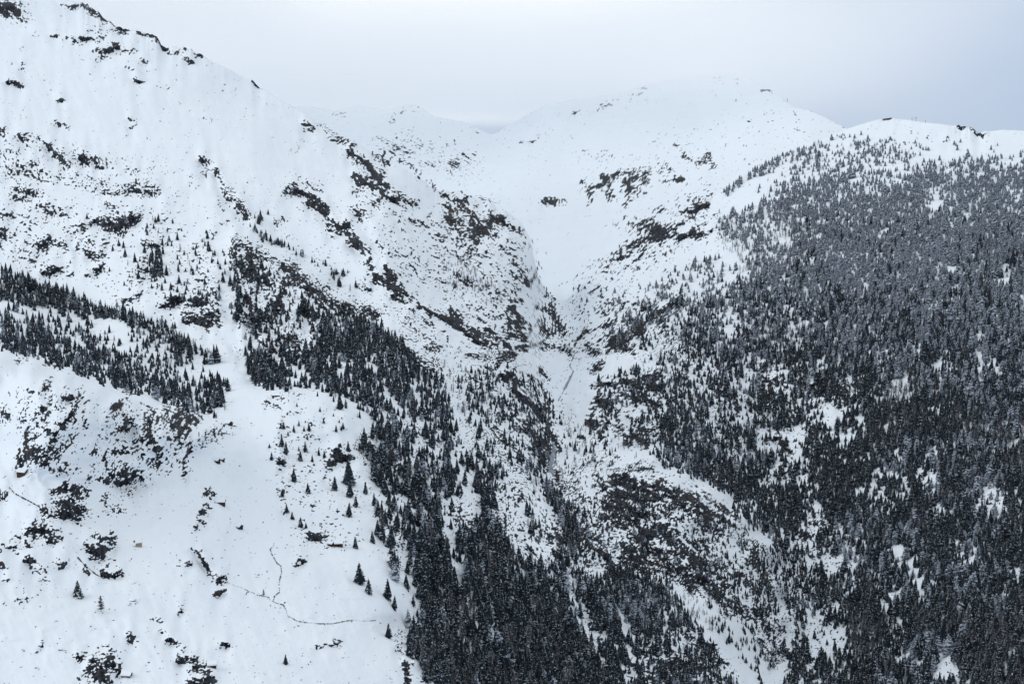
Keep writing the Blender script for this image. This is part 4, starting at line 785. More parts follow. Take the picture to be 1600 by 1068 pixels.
def trunk_geo(h, r, V, Fc, sides=6, lean=0.0):
    b = len(V)
    for k, (z, rr) in enumerate(((-.06 * h, r * 1.15), (.35 * h, r * .75), (h, r * .08))):
        for s in range(sides):
            a = 2 * math.pi * s / sides
            V.append((rr * math.cos(a) + lean * z, rr * math.sin(a), z))
    for k in range(2):
        for s in range(sides):
            s2 = (s + 1) % sides
            Fc.append((b + k * sides + s, b + k * sides + s2, b + (k + 1) * sides + s2, b + (k + 1) * sides + s))

def spruce_crown(rd, whorls=14, per=8, R0=.17, z0=.05, prof=.85, droop=.35, blade=.36, core=.55):
    V, Fc = [], []
    # dark inner foliage, uneven
    n = 8; rings = [(z0 + .01, .55), (z0 + .12, 1.0), (.45, .62), (.75, .28), (.985, .01)]
    b = len(V)
    for z, k in rings:
        for s in range(n):
            a = 2 * math.pi * s / n
            rr = R0 * core * k * rd.uniform(.75, 1.2)
            V.append((rr * math.cos(a), rr * math.sin(a), z + rd.uniform(-.015, .015)))
    for k in range(len(rings) - 1):
        for s in range(n):
            s2 = (s + 1) % n
            Fc.append((b + k * n + s, b + k * n + s2, b + (k + 1) * n + s2, b + (k + 1) * n + s))
    side = rd.uniform(0, 6.28); asym = rd.uniform(.05, .22)
    for wv in range(whorls):
        f = (wv + rd.uniform(-.2, .2)) / whorls
        z = z0 + (.97 - z0) * max(0, f)
        rw = R0 * (1 - max(0, f)) ** prof * rd.uniform(.82, 1.12) + .008
        if wv == 0: rw *= .8
        a0 = rd.uniform(0, 6.28)
        m = max(4, int(per * (1 - .45 * f)))
        for s in range(m):
            if rd.random() < .07: continue
            a = a0 + 2 * math.pi * (s + rd.uniform(-.3, .3)) / m
            zj = rd.uniform(-.55, .55) / whorls
            r = rw * rd.uniform(.7, 1.18) * (1 + asym * math.cos(a - side))
            dz = r * droop * rd.uniform(.6, 1.5)
            ca, sa = math.cos(a), math.sin(a)
            wdt = r * blade * rd.uniform(.8, 1.25)
            mid = .58 * r
            b = len(V)
            z += zj
            V += [(.02 * r * ca, .02 * r * sa, z + .012),
                  (mid * ca, mid * sa, z - dz * .25 + .006),
                  (mid * .9 * ca - wdt * sa, mid * .9 * sa + wdt * ca, z - dz * .6 - .01),
                  (mid * .9 * ca + wdt * sa, mid * .9 * sa - wdt * ca, z - dz * .6 - .01),
                  (r * ca, r * sa, z - dz)]
            Fc += [(b, b + 1, b + 2), (b, b + 3, b + 1), (b + 1, b + 4, b + 2), (b + 1, b + 3, b + 4)]
            z -= zj
    # leader
    b = len(V)
    V += [(.008, 0, .93), (-.004, .007, .93), (-.004, -.007, .93), (0, 0, 1.0)]
    Fc += [(b, b + 1, b + 3), (b + 1, b + 2, b + 3), (b + 2, b, b + 3)]
    return V, Fc

def larch_crown(rd, limbs=90, R0=.25, thick=1.0):
    """bare twigs: thin limbs with side twigs, open to the light"""
    V, Fc = [], []
    for k in range(limbs):
        f = (k + rd.random()) / limbs
        z = .16 + .82 * f
        r = R0 * (1 - f) ** .7 * rd.uniform(.5, 1.15) * (1.0 if f > .12 else .75) + .012
        a = rd.uniform(0, 6.28); ca, sa = math.cos(a), math.sin(a)
        up = r * rd.uniform(-.15, .35)
        t = .014 * thick
        b = len(V)
        V += [(0, 0, z - t), (0, 0, z + t), (r * ca, r * sa, z + up)]
        Fc.append((b, b + 1, b + 2))
        for q in range(3):
            g = rd.uniform(.35, .95); l = r * rd.uniform(.2, .42)
            a2 = a + rd.choice((-1, 1)) * rd.uniform(.5, 1.2)
            x0, y0, z0 = g * r * ca, g * r * sa, z + up * g
            w_ = .03 * thick
            b = len(V)
            V += [(x0 - w_ * sa, y0 + w_ * ca, z0 - .006), (x0 + w_ * sa, y0 - w_ * ca, z0 + .008),
                  (x0 + l * math.cos(a2), y0 + l * math.sin(a2), z0 + rd.uniform(-.03, .035))]
            Fc.append((b, b + 1, b + 2))
    return V, Fc

def make_tree_meshes(kind, n, mat, **kw):
    res = []
    for k in range(n):
        rd = random.Random(hash((kind, k)) % 99991 if False else 100 * len(kind) + 17 * k + sum(map(ord, kind)))
        tv, tf = [], []
        trunk_geo(.9 if kind != 'larch' else .97, .013, tv, tf)
        tm = mesh_from(kind + "_trunk", tv, tf, M_BARK)
        cv, cf = larch_crown(rd, **kw) if kind.startswith(('larch', 'shrub')) else spruce_crown(rd, **kw)
        cm = mesh_from(kind + "_crown", cv, cf, mat)
        res.append((tm, cm))
    return res

SPRUCE = make_tree_meshes('spruce', 6, M_SPRUCE, whorls=15, per=9, R0=.28, prof=.62, core=.72)
LARCH = make_tree_meshes("larch", 4, M_LARCH, limbs=110)

# candidate trees: thrown at random, kept where the cover allows and where they do not crowd
def scatter(cover, hf, ntry, keep, seed, thr=.42):
    r = np.random.default_rng(seed)
    x = r.uniform(-160, 1830, ntry); y = r.uniform(150, 1125, ntry)
    wx = 6 * vnoise(x / 30, y / 30, 101) + 5 * vnoise(x / 8, y / 8, 102)
    wy = 6 * vnoise(x / 30, y / 30, 103) + 5 * vnoise(x / 8, y / 8, 104)
    c = lookup(cover, x + wx, y + wy)
    # gaps and clusters of their own
    c = c * np.clip(1 + (1.5 * (1 - c) + .22) * fbm(x / 26, y / 34, 3, 111), 0, 2.0)
    hh = hpx(x, y) * hf
    for q in (.3, .6, .85):                      # the whole crown must stand inside the cover
        c = np.minimum(c, lookup(cover, x + wx, y + wy - q * hh) * (1.3 if q > .5 else 1.05))
    ok = (r.random(ntry) < c) & (y > np.interp(x, SKY1[:, 0], SKY1[:, 1]) + 2)
    x, y = x[ok], y[ok]
    h = hpx(x, y) * hf * np.where(x > 1000, .86, 1.0) * np.exp(r.normal(0, .30, len(x)))
    cell = {}
    res = []
    for k in range(len(x)):
        d = h[k] * thr * .55
        gx, gy = int(x[k] / 12), int(y[k] / 12)
        bad = False
        for i in (-1, 0, 1):
            for j in (-1, 0, 1):
                for (qx, qy, qd) in cell.get((gx + i, gy + j), ()):
                    m = min(d, qd)
                    if abs(qx - x[k]) < m and abs(qy - y[k]) < m * .75: bad = True; break
                if bad: break
            if bad: break
        if bad: continue
        cell.setdefault((gx, gy), []).append((x[k], y[k], d))
        res.append((x[k], y[k], h[k]))
        if len(res) >= keep: break
    return np.array(res)

sp = scatter(T, 1.0, 235000, 42000, 5, .38)
la = scatter(LR, .85, 105000, 10500, 6, .42)
print('trees', len(sp), len(la))

# hand-placed conifers standing apart:  base x, base y, height (photograph px), label
NAMED = [
    (122, 932, 30, "broad snow laden spruce alone on the lower meadow in the bottom left corner", 'lone'),
    (158, 955, 28, "pale frosted larch leaning over bushes beside the broad lone spruce", 'larch'),
    (412, 931, 12, "small pale leafless tree beside the dark creek on the meadow", 'larch'),
    (562, 911, 37, "tall dark spruce, the taller of the close pair on the open meadow", 'spruce'),
    (576, 926, 26, "shorter spruce of the close pair on the meadow, just downhill of its tall neighbour", 'spruce'),
    (555, 856, 21, "twin-topped spruce standing just right of the brown timber huts", 'spruce'),
    (582, 847, 20, "compact conical spruce between the twin-topped spruce and the forest edge", 'spruce'),
    (446, 1037, 18, "solitary small spruce on the smooth snow near the bottom edge", 'spruce'),
    (607, 996, 27, "dark spruce at the meadow's rim where the creek meets the forest", 'spruce'),
    (606, 935, 36, "tall slim spruce on the meadow side of the forest, above the creek end", 'spruce'),
    (616, 951, 24, "spruce hugging the foot of the tall slim one above the creek end", 'spruce'),
    (646, 945, 18, "small spruce alone in the white clearing by the forest edge", 'spruce'),
    (547, 776, 30, "spruce above the snow apron, first below the tall cluster", 'spruce'),
    (545, 756, 44, "tallest dark spruce on the upper meadow slope beside the forest", 'spruce'),
    (545, 806, 24, "spruce at the top edge of the bare snow strip above the huts", 'spruce'),
    (523, 765, 24, "dense spruce left of the tallest one on the upper slope", 'spruce'),
    (571, 771, 21, "left spruce of a pair on the white apron beside the forest", 'spruce'),
    (585, 789, 22, "right and lower spruce of the pair on the white apron", 'spruce'),
    (481, 770, 18, "spruce alone on the smooth slope below the scattered saplings", 'spruce'),
    (459, 752, 24, "narrow spruce on the rim above the avalanche run", 'spruce'),
    (440, 697, 20, "spruce rooted on top of the brown cliff face beside the avalanche run", 'spruce'),
    (447, 709, 22, "spruce just right of the brown cliff beside the avalanche run", 'spruce'),
    (424, 718, 14, "small spruce out on the avalanche run left of the brown cliff", 'spruce'),
    (470, 823, 18, "larger of two small spruces by the rocks above the huts", 'spruce'),
    (478, 825, 11, "smaller of two spruces by the rocks above the huts", 'spruce'),
    (457, 811, 14, "little spruce on the slope left of the two by the rocks", 'spruce'),
    (547, 806, 8, "sapling at the foot of the spruce on the bare snow strip", 'spruce'),
]
SAP = [(525, 674, 12), (506, 661, 9), (483, 673, 15), (459, 674, 12), (467, 665, 10), (443, 669, 12), (477, 705, 18), (469, 719, 17), (498, 711, 13), (507, 715, 14), (488, 721, 12), (421, 699, 8), (500, 643, 9), (496, 619, 9), (464, 635, 7), (536, 670, 12), (533, 672, 8), (475, 673, 9), (480, 686, 9), (467, 704, 8), (521, 650, 6), (450, 680, 8), (637, 800, 20), (544, 705, 18), (556, 790, 18), (441, 775, 14), (448, 800, 16), (477, 660, 5), (505, 655, 4), (530, 660, 6)]
FARL = [(164, 320, 6), (136, 342, 10), (230, 367, 10), (230, 356, 9), (240, 357, 9), (270, 349, 9), (176, 392, 10), (211, 409, 16), (226, 395, 14), (238, 400, 13), (255, 397, 9), (245, 407, 13), (250, 430, 20), (260, 430, 18), (241, 427, 14), (258, 442, 10), (299, 423, 9), (308, 420, 9), (312, 412, 8), (280, 442, 14), (288, 446, 8), (292, 453, 10), (194, 446, 8), (171, 424, 8), (237, 450, 8), (246, 449, 8), (364, 454, 13), (360, 446, 18), (367, 440, 14), (372, 482, 16), (367, 497, 11), (362, 490, 8), (288, 470, 14), (267, 463, 10), (320, 384, 8), (316, 378, 7), (284, 361, 6), (302, 390, 7), (313, 460, 9), (325, 385, 10), (307, 388, 8), (281, 413, 9), (290, 424, 7), (202, 432, 6), (110, 411, 6), (419, 335, 9), (404, 350, 16), (375, 465, 12), (372, 470, 20), (359, 480, 8), (152, 435, 5), (325, 425, 7), (347, 430, 6)]

ORD = ["leftmost", "second from left", "third from left", "fourth from left", "fifth from left", "sixth from left", "seventh from left", "eighth from left", "ninth from left", "tenth from left", "eleventh from left", "twelfth from left", "thirteenth from left", "fourteenth from left", "fifteenth from left", "sixteenth from left", "seventeenth from left", "eighteenth from left"]
def by_landmark(items, marks, fmt):
    cl = {}
    for k, it in enumerate(items):
        m = min(range(len(marks)), key=lambda q: math.hypot(it[0] - marks[q][1], it[1] - marks[q][2]))
        cl.setdefault(m, []).append(k)
    res = [None] * len(items)
    for m, ks in cl.items():
        ks.sort(key=lambda k: items[k][0])
        for r_, k in enumerate(ks):
            res[k] = fmt % ((ORD[r_] if len(ks) > 1 else "only one"), marks[m][0])
    return res

def place_tree(kind, px, py, hp, label, group, variants, sink=.02):
    p = g1(px, py)
    h = hp * p.y / F
    tm, cm = random.choice(variants)
    root = bpy.data.objects.new(kind, None)
    root.empty_display_size = .5
    root.location = (p.x, p.y, p.z - sink * h)
    root.rotation_euler = (random.gauss(0, .025), random.gauss(0, .025), random.uniform(0, 6.28))
    k = random.uniform(.86, 1.14)
    root.scale = (h * k, h * k, h)
    COL.objects.link(root)
    tag(root, label, "tree", group)
    for nm, me in (("trunk", tm), ("crown", cm)):
        c = bpy.data.objects.new(nm, me); COL.objects.link(c); c.parent = root
    return root

LONE = make_tree_meshes('lone', 1, M_LONE, whorls=12, per=12, R0=.42, prof=.8, blade=.20, core=.55, droop=.55)
PALE = make_tree_meshes('larchpale', 2, M_PALE, limbs=130, R0=.34, thick=1.3)
n_sp = n_la = 0
for x, y, h, lab, kd in NAMED:
    if kd == 'larch':
        place_tree("larch_tree", x, y, h, lab, None, PALE); n_la += 1
    else:
        place_tree("spruce_tree", x, y, h, lab, None, LONE if kd == 'lone' else SPRUCE); n_sp += 1
SAPL = by_landmark(SAP, [("beside the brown cliff", 450, 700), ("on the crest below the long shed", 490, 640), ("left of the forest edge", 540, 680), ("above the white apron", 560, 790), ("along the avalanche run", 445, 790)], "small spruce, %s of those %s")
for (x, y, h), lab in zip(SAP, SAPL):
    place_tree("spruce_tree", x, y, h, lab, "small spruces scattered on the open slope", SPRUCE); n_sp += 1
FARLL = by_landmark(FARL, [("high on the left rock band", 150, 340), ("above the dark rock knob", 245, 358), ("in the clump on the rock knob", 246, 415), ("below the rock knob", 200, 445), ("on the snowy rib left of the gully", 305, 425), ("at the foot of that rib", 280, 465), ("in the gully", 366, 475), ("at the couloir's foot", 405, 345), ("on the rib's upper edge", 308, 380)], "spruce, %s of those %s")
for (x, y, h), lab in zip(FARL, FARLL):
    place_tree("spruce_tree", x, y, h, lab, "spruces scattered on the upper left mountainside", SPRUCE); n_sp += 1

def place_words(x, y):
    if x >= 980:
        if y > 930: return "low on the right hillside near the bottom edge"
        if y > 760: return "on the lower right hillside below the snowy knobs"
        return "on the middle of the right hillside"
    if y > 1000:
        return ("at the meadow rim end of the bottom forest" if x < 690 else "in the bottom edge forest left of centre" if x < 770 else "in the middle of the bottom edge forest" if x < 860 else "at the gorge end of the bottom forest")
    if y > 880:
        return ("on the meadow side of the steep forest" if x < 665 else "left of the narrow white couloir" if x < 722 else "right of the narrow white couloir" if x < 800 else "beside the gorge below the rock knobs")
    if y > 770:
        return ("at the forest edge above the huts" if x < 640 else "in the left tongue of the steep forest" if x < 715 else "in the middle tongue of the steep forest" if x < 790 else "among the rock knobs left of the gorge")
    return ("at the top of the meadow side forest" if x < 640 else "among the white snow domes above the steep forest" if x < 730 else "in the upper wood left of the gorge")
def zone(x, y, h):
    return (("tall" if h > 34 else "medium") + " dark spruce " + place_words(x, y), "spruces " + place_words(x, y))
def lzone(x, y, h):
    return ("bare brownish larch " + place_words(x, y), "larches " + place_words(x, y))

sp = sp[np.argsort(-sp[:, 2])]
la = la[np.argsort(-la[:, 2])]
vis = lambda a: (a[:, 0] > 2) & (a[:, 0] < 1598) & (a[:, 1] < 1080)
ii = np.where(vis(sp))[0][:max(0, 300 - n_sp)]
for k in ii:
    lab, grp = zone(*sp[k]); place_tree("spruce_tree", sp[k, 0], sp[k, 1], sp[k, 2], lab, grp, SPRUCE)
sp = np.delete(sp, ii, 0)
ii = np.where(vis(la))[0][:max(0, 300 - n_la)]
for k in ii:
    lab, grp = lzone(*la[k]); place_tree("larch_tree", la[k, 0], la[k, 1], la[k, 2], lab, grp, LARCH)
la = np.delete(la, ii, 0)

def forest(name, pts, protos, label, seed):
    """the mass of trees beyond those built one by one: one object, tree shapes set on points"""
    r = np.random.default_rng(seed)
    n = len(pts)
    P = ground(pts[:, 0], pts[:, 1])
    H = pts[:, 2] * P[:, 1] / F
    P[:, 2] -= .03 * H
    me = bpy.data.meshes.new(name)
    me.vertices.add(n); me.vertices.foreach_set("co", P.astype(np.float32).ravel())
    a = me.attributes.new("tree_size", 'FLOAT_VECTOR', 'POINT')
    k = H * r.uniform(.85, 1.2, n)
    a.data.foreach_set("vector", np.stack([k, k, H], 1).astype(np.float32).ravel())
    a = me.attributes.new("tree_turn", 'FLOAT_VECTOR', 'POINT')
    a.data.foreach_set("vector", np.stack([r.normal(0, .03, n), r.normal(0, .03, n), r.uniform(0, 6.28, n)], 1).astype(np.float32).ravel())
    a = me.attributes.new("tree_kind", 'INT', 'POINT')
    a.data.foreach_set("value", r.integers(0, len(protos), n).astype(np.int32))
    o = bpy.data.objects.new(name, me); COL.objects.link(o)
    col = bpy.data.collections.new(name + "_shapes")
    for q, me_p in enumerate(protos):
        col.objects.link(bpy.data.objects.new("%s_shape_%02d" % (name, q), me_p))
    g = bpy.data.node_groups.new(name, 'GeometryNodeTree')
    g.interface.new_socket("Geometry", in_out='INPUT', socket_type='NodeSocketGeometry')
    g.interface.new_socket("Geometry", in_out='OUTPUT', socket_type='NodeSocketGeometry')
    gi, go = g.nodes.new('NodeGroupInput'), g.nodes.new('NodeGroupOutput')
    ip = g.nodes.new('GeometryNodeInstanceOnPoints')
    ci = g.nodes.new('GeometryNodeCollectionInfo')
    ci.inputs['Collection'].default_value = col
    ci.inputs['Separate Children'].default_value = True
    ci.inputs['Reset Children'].default_value = True
    def at(nm, ty):
        q = g.nodes.new('GeometryNodeInputNamedAttribute'); q.data_type = ty; q.inputs['Name'].default_value = nm
        return next(s for s in q.outputs if s.enabled and s.name == 'Attribute')
    ip.inputs['Pick Instance'].default_value = True
    g.links.new(gi.outputs[0], ip.inputs['Points'])
    g.links.new(ci.outputs[0], ip.inputs['Instance'])
    g.links.new(at("tree_kind", 'INT'), ip.inputs['Instance Index'])
    er = g.nodes.new('FunctionNodeEulerToRotation')
    g.links.new(at("tree_turn", 'FLOAT_VECTOR'), er.inputs[0]); g.links.new(er.outputs[0], ip.inputs['Rotation'])
    g.links.new(at("tree_size", 'FLOAT_VECTOR'), ip.inputs['Scale'])
    g.links.new(ip.outputs[0], go.inputs[0])
    md = o.modifiers.new("trees", 'NODES'); md.node_group = g
    tag(o, label, "forest", None, 'stuff')
    return o

def joined(pair, mat):
    tm, cm = pair
    V = [tuple(v.co) for v in tm.vertices] + [tuple(v.co) for v in cm.vertices]
    o = len(tm.vertices)
    Fc = [tuple(p.vertices) for p in tm.polygons] + [tuple(i + o for i in p.vertices) for p in cm.polygons]
    me = mesh_from("tree_shape", V, Fc, M_BARK)
    me.materials.append(mat)
    nt_ = len(tm.polygons)
    me.polygons.foreach_set("material_index", np.array([0] * nt_ + [1] * (len(Fc) - nt_), dtype=np.int32))
    return me

LOWS = make_tree_meshes('sprucelow', 6, M_SPRUCE, whorls=9, per=7, R0=.27, blade=.42, prof=.7, core=.68)
LOWF = make_tree_meshes('frostlow', 6, M_FROST, whorls=8, per=8, R0=.29, prof=.45, blade=.45, core=.72, z0=.10)
LOWL = make_tree_meshes('larchlow', 5, M_LARCH, limbs=60)
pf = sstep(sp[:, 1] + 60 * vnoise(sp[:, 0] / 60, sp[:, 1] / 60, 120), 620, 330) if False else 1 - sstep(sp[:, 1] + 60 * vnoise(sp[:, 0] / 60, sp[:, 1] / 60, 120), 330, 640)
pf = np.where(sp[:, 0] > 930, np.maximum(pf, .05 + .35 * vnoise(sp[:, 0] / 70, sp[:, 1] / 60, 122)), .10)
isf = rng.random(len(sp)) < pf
forest("spruce_forest", sp[~isf], [joined(q, M_SPRUCE) for q in LOWS], "mass of dark spruces covering the slopes on both sides of the gorge", 1)
forest("frosted_forest", sp[isf], [joined(q, M_FROST) for q in LOWF], "frosted grey pine forest on the upper hillside on the right", 2)
forest("larch_wood", la, [joined(q, M_LARCH) for q in LOWL], "brownish bare larches and shrubs mixed through the forest slopes", 3)

# ------------------------------------------------------------------ huts
def prism(V, Fc, x0, x1, y0, y1, z0, z1):
    b = len(V)
    V += [(x0, y0, z0), (x1, y0, z0), (x1, y1, z0), (x0, y1, z0), (x0, y0, z1), (x1, y0, z1), (x1, y1, z1), (x0, y1, z1)]
    for f in ((0, 3, 2, 1), (4, 5, 6, 7), (0, 1, 5, 4), (1, 2, 6, 5), (2, 3, 7, 6), (3, 0, 4, 7)):
        Fc.append(tuple(b + i for i in f))

def child(name, V, Fc, mat, parent, label=None):
    o = bpy.data.objects.new(name, mesh_from(name, V, Fc, mat)); COL.objects.link(o); o.parent = parent
    if label: o['label'] = label
    return o

M_WOOD = [mat_plain("dark_timber", (.030, .022, .018), .35, 2), mat_plain("brown_timber", (.050, .031, .024), .35, 2), mat_plain("weathered_timber", (.055, .045, .040), .35, 2)]
M_DRY = mat_plain("dry_stone", (.27, .25, .21), .35, 1.2)
M_RSNOW = mat_plain("roof_snow", SNOW, .02, .8)
M_DARK = mat_plain("dark_opening", (.008, .008, .010), .3, 2)
M_METAL = mat_plain("grey_metal", (.12, .13, .14), .2, 1)

def hut(px, py, wpx, ratio, hratio, rot, wood, label, snow=.45, group=None):
    """timber barn: log walls with gables, plank roof under a slab of snow, dark door and window"""
    p = g1(px, py)
    Wd = wpx * p.y / F; Dp = Wd * ratio; Hh = Wd * hratio; Rh = Dp * .30
    root = bpy.data.objects.new("timber_hut", None); root.location = p - Vector((0, 0, .25)); root.rotation_euler = (0, 0, rot)
    COL.objects.link(root); tag(root, label, "hut", group)
    a, d = Wd / 2, Dp / 2
    V, Fc = [], []
    # walls, gables at the two ends (x = +-a), ridge along x
    b = len(V)
    V += [(-a, -d, -2), (a, -d, -2), (a, d, -2), (-a, d, -2), (-a, -d, Hh), (a, -d, Hh), (a, d, Hh), (-a, d, Hh), (-a, 0, Hh + Rh), (a, 0, Hh + Rh)]
    Fc += [(0, 1, 5, 4), (2, 3, 7, 6), (1, 2, 6, 9, 5), (3, 0, 4, 8, 7)]
    child("wall", V, Fc, wood, root)
    # log courses proud of the front wall
    V, Fc = [], []
    nlog = max(4, int(Hh / .45))
    for k in range(nlog):
        z = Hh * k / nlog + .03
        prism(V, Fc, -a - .12, a + .12, -d - .07, -d - .003, z, z + Hh / nlog * .78)
        prism(V, Fc, a + .003, a + .07, -d - .1, d + .1, z + .1, z + .1 + Hh / nlog * .7)
    child("log_course", V, Fc, wood, root)['kind'] = 'stuff'
    def slope(name, t0, t1, over, mat):
        V, Fc = [], []
        for sgn in (-1, 1):
            b = len(V)
            ye = sgn * (d + over); ze = Hh - Rh / d * over
            for x in (-a - over, a + over):
                V += [(x, ye, ze + t0), (x, sgn * .0, Hh + Rh + t0), (x, 0, Hh + Rh + t1), (x, ye, ze + t1)]
            Fc += [(b, b + 1, b + 5, b + 4), (b + 3, b + 7, b + 6, b + 2), (b, b + 4, b + 7, b + 3), (b, b + 3, b + 2, b + 1), (b + 4, b + 5, b + 6, b + 7)]
        return child(name, V, Fc, mat, root)
    slope("roof", .03, .16, .5, M_WOOD[0])
    s = slope("roof_snow", .165, .165 + snow, .42, M_RSNOW)
    V, Fc = [], []
    prism(V, Fc, -.12 * Wd, .06 * Wd, -d - .10, -d - .075, .05, min(1.9, Hh * .8))
    child("door", V, Fc, M_DARK, root)
    V, Fc = [], []
    prism(V, Fc, .2 * Wd, .34 * Wd, -d - .10, -d - .075, Hh * .45, Hh * .75)
    child("window", V, Fc, M_DARK, root)
    return root

hut(529, 852, 13, .75, .42, .12, M_WOOD[1], "long brown timber hut with snowy roof, right one of the pair beside the rock outcrop")
hut(517, 852, 8, .9, .6, -.5, M_WOOD[1], "small reddish brown hut, left one of the pair beside the rock outcrop")
hut(345, 786, 13, .8, .30, .05, M_WOOD[1], "dark hut with white roof on the avalanche run right of the rock strip", .6)
hut(373, 824, 10, .9, .34, -.55, M_WOOD[0], "dark hut half buried in snow alone in the middle of the meadow", .7)
hut(357, 663, 10, .9, .34, -.6, M_WOOD[0], "small dark hut just below the scrubby rock knoll on the upper meadow", .7)
hut(338, 721, 10, .8, .34, -.35, M_WOOD[0], "larger dark hut of the snowed-in pair on the upper meadow", .7)
hut(347, 719, 6, .9, .5, -.35, M_WOOD[0], "tiny dark hut of the snowed-in pair on the upper meadow", .5)
hut(36, 739, 15, .8, .26, -.35, M_WOOD[1], "red-brown timber hut at the left edge below the rock face", .5)
hut(331, 1040, 13, .9, .34, .25, M_WOOD[0], "dark hut with thick white roof near the bottom edge, right of the rocky knob", .7)
hut(198, 1055, 14, .7, .22, -.1, M_WOOD[0], "low dark hut tucked beside the big rock at the bottom edge", .6)
hut(433, 619, 15, .35, .17, .02, M_WOOD[0], "long low dark shed on the snowy crest below the spruce clump", .4)
hut(642, 1035, 9, .5, .22, .05, M_WOOD[2], "little dark shed on the meadow rim above the bottom forest", .3)
hut(516, 1007, 7, .9, .45, .2, M_WOOD[0], "dark little hut sunk in the smooth snow of the lower meadow", .5)

# roofless stone hut
p = g1(217, 853); k = p.y / F
root = bpy.data.objects.new("stone_ruin", None); root.location = p - Vector((0, 0, .2)); COL.objects.link(root)
tag(root, "pale dry stone hut ruin alone in the snow left of the meadow", "ruin")
Wd, Dp, Hh = 9 * k, 6 * k, 5.5 * k
for nm, (x0, x1, y0, y1, h) in {"front": (-Wd / 2, Wd / 2, -Dp / 2, -Dp / 2 + .4, Hh), "rear": (-Wd / 2, Wd / 2, Dp / 2 - .4, Dp / 2, Hh * 1.1), "a": (-Wd / 2, -Wd / 2 + .4, -Dp / 2 + .4, Dp / 2 - .4, Hh * .8), "b": (Wd / 2 - .4, Wd / 2, -Dp / 2 + .4, Dp / 2 - .4, Hh * 1.2)}.items():
    V, Fc = [], []
    rd = random.Random(len(nm))
    nc_, nr_ = 7, 6
    # courses of separate stones
    lx, ly = x1 - x0, y1 - y0
    for r_ in range(nr_):
        z0 = h * r_ / nr_; z1 = h * (r_ + .9) / nr_
        for c_ in range(nc_):
            if r_ == nr_ - 1 and rd.random() < .35: continue
            f0, f1 = (c_ + rd.uniform(0, .08)) / nc_, (c_ + rd.uniform(.88, .98)) / nc_
            q = rd.uniform(-.04, .04)
            if lx > ly: prism(V, Fc, x0 + lx * f0, x0 + lx * f1, y0 + q, y1 + q, z0 - (1.5 if r_ == 0 else 0), z1)
            else: prism(V, Fc, x0 + q, x1 + q, y0 + ly * f0, y0 + ly * f1, z0 - (1.5 if r_ == 0 else 0), z1)
    child("stone_wall", V, Fc, M_DRY, root)['kind'] = 'stuff'
V, Fc = [], []; prism(V, Fc, -Wd / 2 - 5 * k, -Wd / 2 - .05, -Dp / 3, -Dp / 3 + .5, -.8, 1.6 * k); child("low_wall", V, Fc, M_STONE, root)

# ------------------------------------------------------------------ buildings and masts on the ridges
def on_far(px, dy=0.0):
    j = int(round((px - cols2[0]) / 2.0)); v = S2['P'][S2['nb'] + 1, j]
    return Vector(v.tolist())
p = on_far(1195); k = p.y / F
root = bpy.data.objects.new("mountain_station", None); root.location = p - Vector((0, 0, 2)); root.rotation_euler = (0, 0, .1); COL.objects.link(root)
tag(root, "faint grey lift station on the shoulder of the cloud-hidden peak", "building")
V, Fc = [], []; prism(V, Fc, -7 * k, 7 * k, -3 * k, 3 * k, -6, 1.6 * k); child("wall", V, Fc, M_METAL, root)
V, Fc = [], []; prism(V, Fc, -7.6 * k, 7.6 * k, -3.5 * k, 3.5 * k, 1.605 * k, 2.0 * k); child("roof", V, Fc, M_STONE, root)
V, Fc = [], []; prism(V, Fc, -6 * k, 5 * k, -3.15 * k, -3.01 * k, .4 * k, 1.1 * k); child("window_band", V, Fc, M_DARK, root)

p = g1(1386, 187); k = p.y / F
root = bpy.data.objects.new("ridge_building", None); root.location = p; root.rotation_euler = (0, 0, .05); COL.objects.link(root)
tag(root, "low grey building with slanting roof on the round summit of the right hill", "building")
V, Fc = [], []
a = 6.5 * k
V += [(-a, -2 * k, -6), (a, -2 * k, -6), (a, 2 * k, -6), (-a, 2 * k, -6), (-a, -2 * k, .6 * k), (a, -2 * k, 2.3 * k), (a, 2 * k, 2.3 * k), (-a, 2 * k, .6 * k)]
Fc += [(0, 1, 5, 4), (1, 2, 6, 5), (2, 3, 7, 6), (3, 0, 4, 7), (4, 5, 6, 7)]
child("wall", V, Fc, M_METAL, root)
V, Fc = [], []
V += [(-a * 1.1, -2.6 * k, .62 * k), (a * 1.08, -2.6 * k, 2.38 * k), (a * 1.08, 2.6 * k, 2.38 * k), (-a * 1.1, 2.6 * k, .62 * k), (-a * 1.1, -2.6 * k, 1.15 * k), (a * 1.08, -2.6 * k, 3.0 * k), (a * 1.08, 2.6 * k, 3.0 * k), (-a * 1.1, 2.6 * k, 1.15 * k)]
for f in ((0, 3, 2, 1), (4, 5, 6, 7), (0, 1, 5, 4), (1, 2, 6, 5), (2, 3, 7, 6), (3, 0, 4, 7)): Fc.append(f)
child("roof", V, Fc, M_DARK, root)
V, Fc = [], []; prism(V, Fc, -.2 * a, .75 * a, -2.12 * k, -2.01 * k, .3 * k, .85 * k); child("window_band", V, Fc, M_DARK, root)

